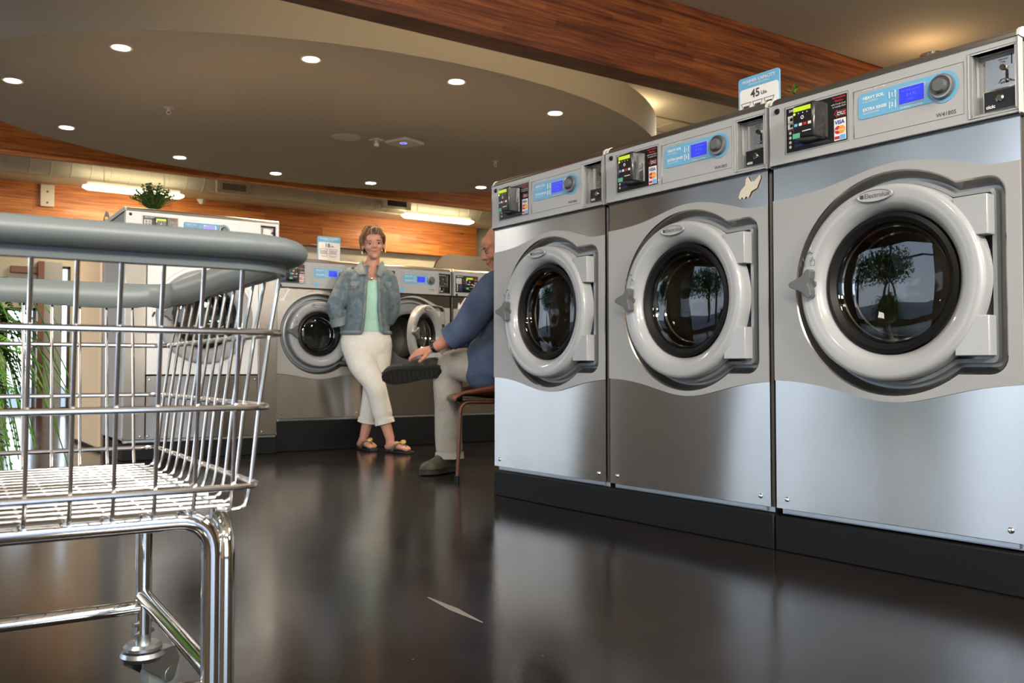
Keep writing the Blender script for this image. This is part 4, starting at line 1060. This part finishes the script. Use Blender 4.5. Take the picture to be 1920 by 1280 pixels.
# denim jacket: open shell plus sleeves, merged
jk = M()
JR = [(1.285, (-.002, .024), (.070, .066), .25, .46), (1.245, (-.014, .022), (.132, .082), .10, .46), (1.19, (-.024, .020), (.158, .104), -.04, .50), (1.10, (-.030, .020), (.156, .114), -.10, .56),
      (.98, (-.036, .028), (.146, .116), -.06, .62), (.90, (-.044, .038), (.152, .122), .0, .72), (.84, (-.050, .046), (.164, .130), .04, .84), (.808, (-.052, .050), (.166, .132), .04, .90)]
# opening half-angles left/right of the front centre (front = -y)
n = 40; outer, inner = [], []
for z, (cx_, cy_), (a, b), ol, orr in JR:
    ro, ri = [], []
    for i in range(n+1):
        t0 = -math.pi/2 + orr; t1 = 1.5*math.pi - ol*.55; t = t0+(t1-t0)*i/n
        ro.append((cx_+a*math.cos(t), cy_+b*math.sin(t), z)); ri.append((cx_+(a-.018)*math.cos(t), cy_+(b-.018)*math.sin(t), z))
    outer.append(ro); inner.append(ri)
vs = [p for r_ in outer for p in r_] + [p for r_ in inner for p in r_]; K = n+1; H_ = len(JR); off = K*H_; fs = []
for j in range(H_-1):
    for i in range(n):
        fs.append((j*K+i, j*K+i+1, (j+1)*K+i+1, (j+1)*K+i)); fs.append((off+j*K+i, off+(j+1)*K+i, off+(j+1)*K+i+1, off+j*K+i+1))
    for i in (0, n): fs.append((j*K+i, (j+1)*K+i, off+(j+1)*K+i, off+j*K+i))
for j in (0, H_-1):
    for i in range(n): fs.append((j*K+i, off+j*K+i, off+j*K+i+1, j*K+i+1))
jk.add(vs, fs)
limb(jk, [(-.120, .018, 1.215)]+LARM[:4], [(.058, .056), .062, .062, .060, .054]); limb(jk, [(.080, .025, 1.205)]+RARM[:4], [(.056, .054), .060, .060, .056, .052])
jkt = jk.build('denim_jacket', DENIM, wo, remesh=.008, smo=3)
a, b = ortho(Vector(LARM[3])-Vector(LARM[2]), (1, 0, 0)); d = (Vector(LARM[3])-Vector(LARM[2])).normalized(); p = Vector(LARM[2]).lerp(Vector(LARM[3]), .75)
M().loft([(p, (.060, .060), a, b), (p+d*.055, (.062, .062), a, b), (p+d*.055, (.045, .045), a, b)], 24).build('sleeve_cuff', DENIML, jkt, smooth=40)
# collar, placket, pockets, buttons
for k, x0, pts in ((-1, 0, [(-.064, -.002, 1.312), (-.052, -.062, 1.285), (-.028, -.096, 1.215), (-.062, -.108, 1.205), (-.094, -.070, 1.240), (-.088, -.01, 1.290)]), (1, 0, [(.064, -.002, 1.308), (.056, -.062, 1.280), (.040, -.092, 1.210), (.066, -.100, 1.195), (.088, -.060, 1.235), (.080, -.005, 1.285)])):
    m_ = M(); P_ = [Vector(q) for q in pts]; o_ = Vector((k*.006, -.010, .004))
    m_.add(P_+[q+o_ for q in P_], [tuple(range(6)), tuple(range(6, 12))[::-1]]+[(i, (i+1) % 6, 6+(i+1) % 6, 6+i) for i in range(6)])
    m_.build('collar', DENIML, jkt, smooth=30, bevel=.003)
def shell_pt(z, ang, out=.004):
    for (A_, B_) in zip(JR, JR[1:]):
        if z >= B_[0]:
            q = (A_[0]-z)/(A_[0]-B_[0]); cx_ = A_[1][0]*(1-q)+B_[1][0]*q; cy_ = A_[1][1]*(1-q)+B_[1][1]*q; a = A_[2][0]*(1-q)+B_[2][0]*q; b = A_[2][1]*(1-q)+B_[2][1]*q
            t = -math.pi/2+ang; return Vector((cx_+(a+out)*math.cos(t), cy_+(b+out)*math.sin(t), z))
    return Vector(JR[-1][1]+(z,))
for s_ in (-1, 1):
    pl = M()
    zs = [1.20-.02*i for i in range(20)]
    pl.tube([shell_pt(z, (-.02 if s_ < 0 else .50+.9*max(0, 1.2-z)), .001) for z in zs], .0105, n=8); pl.build('placket', DENIML, jkt)
    for z in (1.11, 1.05, .99, .92, .86): M().ell(shell_pt(z, (-.02 if s_ < 0 else .50+.9*max(0, 1.2-z)), .012), (.006, .004, .006), None, 10, 6).build('button', mat('copper_button', (.45, .25, .14), .35, 1) if z == 1.11 and s_ < 0 else bpy.data.materials['copper_button'], jkt)
    c0 = -.50 if s_ < 0 else 1.04
    pf = M(); q = [(c0-.22, 1.165), (c0+.22, 1.165), (c0+.22, 1.145), (c0, 1.118), (c0-.22, 1.145)]
    A_ = [shell_pt(z, a, .003) for a, z in q]; B_ = [shell_pt(z, a, .010) for a, z in q]
    pf.add(A_+B_, [(0, 1, 2, 3, 4), (9, 8, 7, 6, 5)]+[(i, (i+1) % 5, 5+(i+1) % 5, 5+i) for i in range(5)]); pf.build('pocket_flap', DENIML, jkt, smooth=30, bevel=.002)
    M().ell(shell_pt(1.135, c0, .014), (.006, .004, .006), None, 10, 6).build('pocket_button', bpy.data.materials['copper_button'], jkt)
hb_ = M().tube([shell_pt(.818, -.03-(2*math.pi-.95)*i/40, .004) for i in range(41)], .013, n=8).build('waistband', DENIML, jkt)
# sandals
for heel, toe in (((.115, -.035, 0), (.30, -.19, 0)), ((-.112, .19, 0), (.062, -.05, 0))):
    heel, toe = Vector(heel), Vector(toe); d = (toe-heel).normalized(); sd = d.cross(Vector((0, 0, 1))); sl = M()
    out = []
    for q, w_ in ((-.015, .012), (.0, .030), (.06, .031), (.12, .040), (.18, .047), (.225, .036), (.242, .012)): out.append((q, w_))
    pts = [heel+d*q+sd*w_ for q, w_ in out]+[heel+d*q-sd*w_ for q, w_ in out[::-1]]; k = len(pts)
    sl.add([p+Vector((0, 0, .001)) for p in pts]+[p+Vector((0, 0, .017)) for p in pts], [tuple(range(k))[::-1], tuple(range(k, 2*k))]+[(i, (i+1) % k, k+(i+1) % k, k+i) for i in range(k)])
    so = sl.build('sandal', SANDAL, wo, bevel=.003)
    top = heel+d*.155+Vector((0, 0, .068))
    st = M()
    for s_ in (-1, 1):
        st.tube([heel+d*.085+sd*s_*.036+Vector((0, 0, .018)), heel+d*.11+sd*s_*.036+Vector((0, 0, .050)), top], .0105, n=8)
    st.tube([top, heel+d*.185+Vector((0, 0, .045)), heel+d*.195+sd*.006+Vector((0, 0, .018))], .006, n=8)
    st.build('thong_strap', BRONZE, so)
    fl = M()
    for i in range(7):
        a = 2*math.pi*i/7; fl.ell(top+Vector((math.cos(a)*.013, math.sin(a)*.008-.006, .008+math.sin(a)*.008)), (.009, .006, .008), None, 8, 6)
    fl.ell(top+Vector((0, -.014, .010)), (.008, .006, .008), None, 8, 6).build('flower', GOLD, so, remesh=.003)

# ---- seated man
ma = thing('person', 'bald man in a blue shirt seated on a chair, ankle crossed over his knee', 'person', (2.468, 4.064, 0), FR)
MC = Vector((.178, .02, 1.205)); MM = Matrix.Rotation(R(-80), 3, 'Z') @ Matrix.Rotation(R(17), 3, 'X')
bd = M(); add_head(bd, MC, MM, 1.16, False)
limb(bd, [(.185, .02, 1.14), (.195, .02, 1.06), (.190, .02, .98)], [(.058, .062), (.060, .062), (.075, .075)], ref=(0, 1, 0))
limb(bd, [(.185, .02, 1.00), (.185, .02, .92), (.180, .01, .76), (.160, .0, .62), (.155, .0, .56)], [(.14, .08), (.18, .11), (.155, .115), (.160, .12), (.165, .12)], ref=(0, 1, 0))
NL = [(.13, -.10, .560), (.02, -.045, .580), (-.105, .02, .570), (-.115, .09, .36), (-.120, .15, .20), (-.110, .185, .08)]   # near leg, foot on the floor
CLG = [(.14, .12, .565), (.02, .27, .63), (-.085, .38, .655), (-.125, .27, .645), (-.165, .13, .615), (-.180, .015, .590)]      # crossed leg
for lg in (NL, CLG): limb(bd, lg, [.085, .075, .058, .054, .046, .036])
SA = [(.140, -.165, .985), (.065, -.215, .885), (-.005, -.235, .775), (-.095, -.205, .715), (-.180, -.160, .668)]
FA = [(.170, .200, .950), (.10, .27, .85), (.02, .27, .76), (-.06, .20, .72), (-.13, .12, .70)]
for am in (SA, FA): limb(bd, am, [.052, .047, .043, .036, (.028, .023)], ref=(0, 1, 0))
hand(bd, SA[-1], (-.93, .25, -.22), (-.2, -.5, .85), .95, .30, -1); hand(bd, FA[-1], (-.6, -.5, -.5), (-.2, .2, .9), 1.0, .5, 1)
mbody = bd.build('body', SKINM, ma, remesh=.006, smo=3)
face_parts(mbody, MC, MM, 1.16, .022)
# shirt with rolled sleeves
st = M()
limb(st, [(.182, .02, 1.005), (.180, .02, .95), (.172, .015, .85), (.160, .005, .72), (.150, 0, .60), (.160, 0, .555)], [(.105, .080), (.185, .118), (.185, .138), (.180, .142), (.185, .152), (.185, .15)], ref=(0, 1, 0))
limb(st, [(.165, -.125, .985)]+SA[:3]+[(-.060, -.220, .738)], [.078, .086, .082, .074, .064], ref=(0, 1, 0))
limb(st, [(.165, .155, .965)]+FA[:3]+[(-.035, .225, .73)], [.072, .073, .068, .062, .056], ref=(0, 1, 0))
limb(st, [(.13, -.06, .66), (.135, -.07, .53)], [(.15, .145), (.155, .16)], ref=(0, 1, 0))
shirt = st.build('shirt', BLUES, ma, remesh=.009, smo=3)
for L_, p0 in ((SA, (-.060, -.220, .738)), (FA, (-.035, .225, .73))):
    d = (Vector(L_[3])-Vector(L_[2])).normalized(); a, b = ortho(d, (0, 1, 0)); p = Vector(p0)+d*.012
    M().loft([(p-d*.025, (.060, .060), a, b), (p-d*.02, (.068, .068), a, b), (p+d*.028, (.064, .064), a, b), (p+d*.028, (.045, .045), a, b)], 24).build('rolled_cuff', BLUES, shirt, smooth=40)
M().loft([((.178, .02, 1.000), (.085, .075), (0, 1, 0), (1, 0, 0)), ((.176, .02, 1.035), (.078, .072), (0, 1, 0), (1, 0, 0)), ((.174, .02, 1.030), (.090, .085), (0, 1, 0), (1, 0, 0)), ((.170, .02, .990), (.105, .095), (0, 1, 0), (1, 0, 0))], 28, closed_ends=False).build('collar', BLUES, shirt, smooth=40)
# watch
d = (Vector(SA[4])-Vector(SA[3])).normalized(); a, b = ortho(d, (0, 1, 0)); p = Vector(SA[3]).lerp(Vector(SA[4]), .84)
wa = M().loft([(p-d*.009, (.0325, .028), a, b), (p-d*.008, (.035, .030), a, b), (p+d*.008, (.034, .029), a, b), (p+d*.009, (.031, .027), a, b)], 24).build('wristwatch', BLACKP, ma, smooth=40)
M().ell(p+Vector((-.004, -.008, .032)), (.015, .015, .005), None, 14, 6).build('watch_case', ZINC, wa)
# trousers
tr = M()
limb(tr, [(.165, 0, .60), (.155, 0, .545)], [(.178, .135), (.185, .135)], ref=(0, 1, 0))
limb(tr, NL[:5]+[(-.116, .165, .125)], [.100, .096, .082, .076, .074, .074])
limb(tr, CLG[:5], [.105, .095, .078, .072, .068]); limb(tr, [(-.155, .17, .635), (-.172, .085, .622)], [.068, .070])
trm = tr.build('trousers', KHAKI, ma, remesh=.009, smo=3)
M().loft([((-.116, .168, .115), (.076, .076), (1, 0, 0), (0, 1, 0)), ((-.116, .172, .078), (.080, .080), (1, 0, 0), (0, 1, 0)), ((-.116, .172, .080), (.060, .060), (1, 0, 0), (0, 1, 0))], 26, closed_ends=False).build('trouser_hem', KHAKI, trm, smooth=40)
# boots
def boot(heel, toe, upv, ankle):
    heel, toe, up_ = Vector(heel), Vector(toe), Vector(upv).normalized(); d = (toe-heel).normalized(); up_ = (up_-d*up_.dot(d)).normalized(); sd = d.cross(up_); L = (toe-heel).length; b_ = M()
    limb(b_, [heel+d*.035*1+up_*.045, heel+d*L*.35+up_*.060, heel+d*L*.62+up_*.042, heel+d*L*.86+up_*.034, heel+d*L*.93+up_*.030], [(.036, .042), (.041, .055), (.048, .038), (.048, .030), (.038, .024)], ref=sd)
    limb(b_, [heel+d*.055+up_*.06, Vector(ankle)], [.044, .043], ref=sd)
    o = b_.build('boot', SHOEM, ma, remesh=.006, smo=2)
    out = [(-.004, .020), (.02, .036), (.10, .036), (.17, .048), (.23, .051), (.27, .040), (.292, .016)]; k_ = L/.29
    pts = [heel+d*q*k_+sd*w_ for q, w_ in out]+[heel+d*q*k_-sd*w_ for q, w_ in out[::-1]]; k = len(pts)
    so = M().add([p for p in pts]+[p+up_*.024 for p in pts], [tuple(range(k)), tuple(range(k, 2*k))[::-1]]+[(i, (i+1) % k, k+(i+1) % k, k+i) for i in range(k)])
    q_ = so.build('sole', SOLE, o, bevel=.004)
    tl = M()
    for i in range(11):
        c_ = heel+d*(.02+.023*i)*k_; tl.loft([(c_, (.006, .030), d, sd), (c_-up_*.002, (.005, .028), d, sd)], 8)
    tl.build('tread', mat('tread', (.026, .027, .023), .8) if 'tread' not in bpy.data.materials else bpy.data.materials['tread'], o)
    return o
boot((-.085, .245, .006), (-.245, .015, .006), (0, 0, 1), (-.112, .185, .13))
boot((-.150, -.050, .548), (-.450, -.045, .515), (.05, .72, .66), (-.178, .03, .585))
M().loft([((-.182, .045, .618), (.043, .043), (1, 0, 0), (0, 0, 1)), ((-.184, .018, .612), (.047, .047), (1, 0, 0), (0, 0, 1))], 20).build('sock', WHITEC, ma, smooth=40)

# ---- chair
ch = thing('chair', 'brown leather chair on thin brown metal legs, under the seated man', 'chair', (2.583, 4.007, 0), FR+R(12))
prof = [(-.245, .405), (-.243, .425), (-.20, .438), (-.10, .432), (.02, .420), (.12, .420), (.185, .445), (.225, .51), (.255, .62), (.285, .76), (.295, .82)]
vs = []; fs = []; ny = 13
for i, (x, z) in enumerate(prof):
    for j in range(ny):
        y = -.225+.45*j/(ny-1); e_ = abs(y/.225)
        vs.append((x - (.03*e_**3 if i > 6 else 0), y, z + ((.012+.016*i)*e_**3 * (0 if i < 2 else min(1, (i-1)/3)) if i < 7 else .10*e_**3*(10-i)/4)))
for i in range(len(prof)-1):
    for j in range(ny-1): fs.append((i*ny+j, (i+1)*ny+j, (i+1)*ny+j+1, i*ny+j+1))
s_o = M().add(vs, fs).build('seat_shell', SEATB, ch, smooth=60); q = s_o.modifiers.new('t', 'SOLIDIFY'); q.thickness = .014; q.offset = -1
stz = M()
for i in range(9):
    x = .115+.004*(i % 2); z = .500+.008*i; stz.tube([(x+.006*i, -.2335, z), (x+.016+.006*i, -.2335, z+.005)], .0018, n=5)
stz.build('stitching', WHITEC, s_o)
M().box(-.20, .17, -.17, .17, .385, .404).build('seat_pad', BLACKP, ch, bevel=.012)
for s_ in (-1, 1):
    for nm, pts in (('front_leg', bend((.02, s_*.20, .398), (-.205, s_*.20, .398), (-.225, s_*.215, .001), .05)), ('rear_leg', bend((.02, s_*.20, .398), (.19, s_*.20, .398), (.235, s_*.215, .001), .05))):
        l_ = M().tube(pts, .0095, n=14).build('leg', FRAMEB, ch)
        p = pts[-1]; M().tube([(p[0], p[1], 0), (p[0], p[1], .03)], .0125, n=14).build('foot_cap', BLACKR, l_)
M().tube([(-.15, -.20, .392), (-.15, .20, .392)], .009, n=12).build('cross_tube', FRAMEB, ch)
M().tube([(.15, -.20, .392), (.15, .20, .392)], .009, n=12).build('cross_tube', FRAMEB, ch)

# ------------------------------------------------------------------ trees outside the storefront
def tree(label, loc, h, cr, seed):
    rnd = random.Random(seed); t = thing('tree', label, 'tree', loc, 0)
    M().tube([(0, 0, -.11), (.05, .02, h*.35), (-.03, .05, h*.7)], [.16, .12, .06], n=12).build('trunk', mat('bark', (.06, .045, .03), .9) if 'bark' not in bpy.data.materials else bpy.data.materials['bark'], t)
    mb = M()
    for i in range(1500):
        v = Vector((rnd.gauss(0, 1), rnd.gauss(0, 1), rnd.gauss(0, .8))).normalized()*cr*rnd.uniform(.3, 1.0); p = Vector((0, 0, h*.72))+v
        u = Vector((rnd.uniform(-1, 1), rnd.uniform(-1, 1), rnd.uniform(-1, 1))).normalized()*.16; w_ = u.cross(Vector((rnd.uniform(-1, 1), .3, 1))).normalized()*.07
        mb.add([p-u, p+w_, p+u, p-w_], [(0, 1, 2, 3)])
    mb.build('crown', LEAF2, t, smooth=False, fix=False)
for i, (x, y, h, c) in enumerate(((-9.5, 8.6, 4.6, 1.7), (-12, 13.5, 5.2, 2.0), (-8.5, 15.5, 4.4, 1.5), (-14, 9.5, 5.5, 2.0))):
    tree(('slim', 'tall', 'short', 'distant')[i]+' leafy tree outside the storefront windows, seen reflected in the washer doors', (x, y, 0), h, c, 20+i)
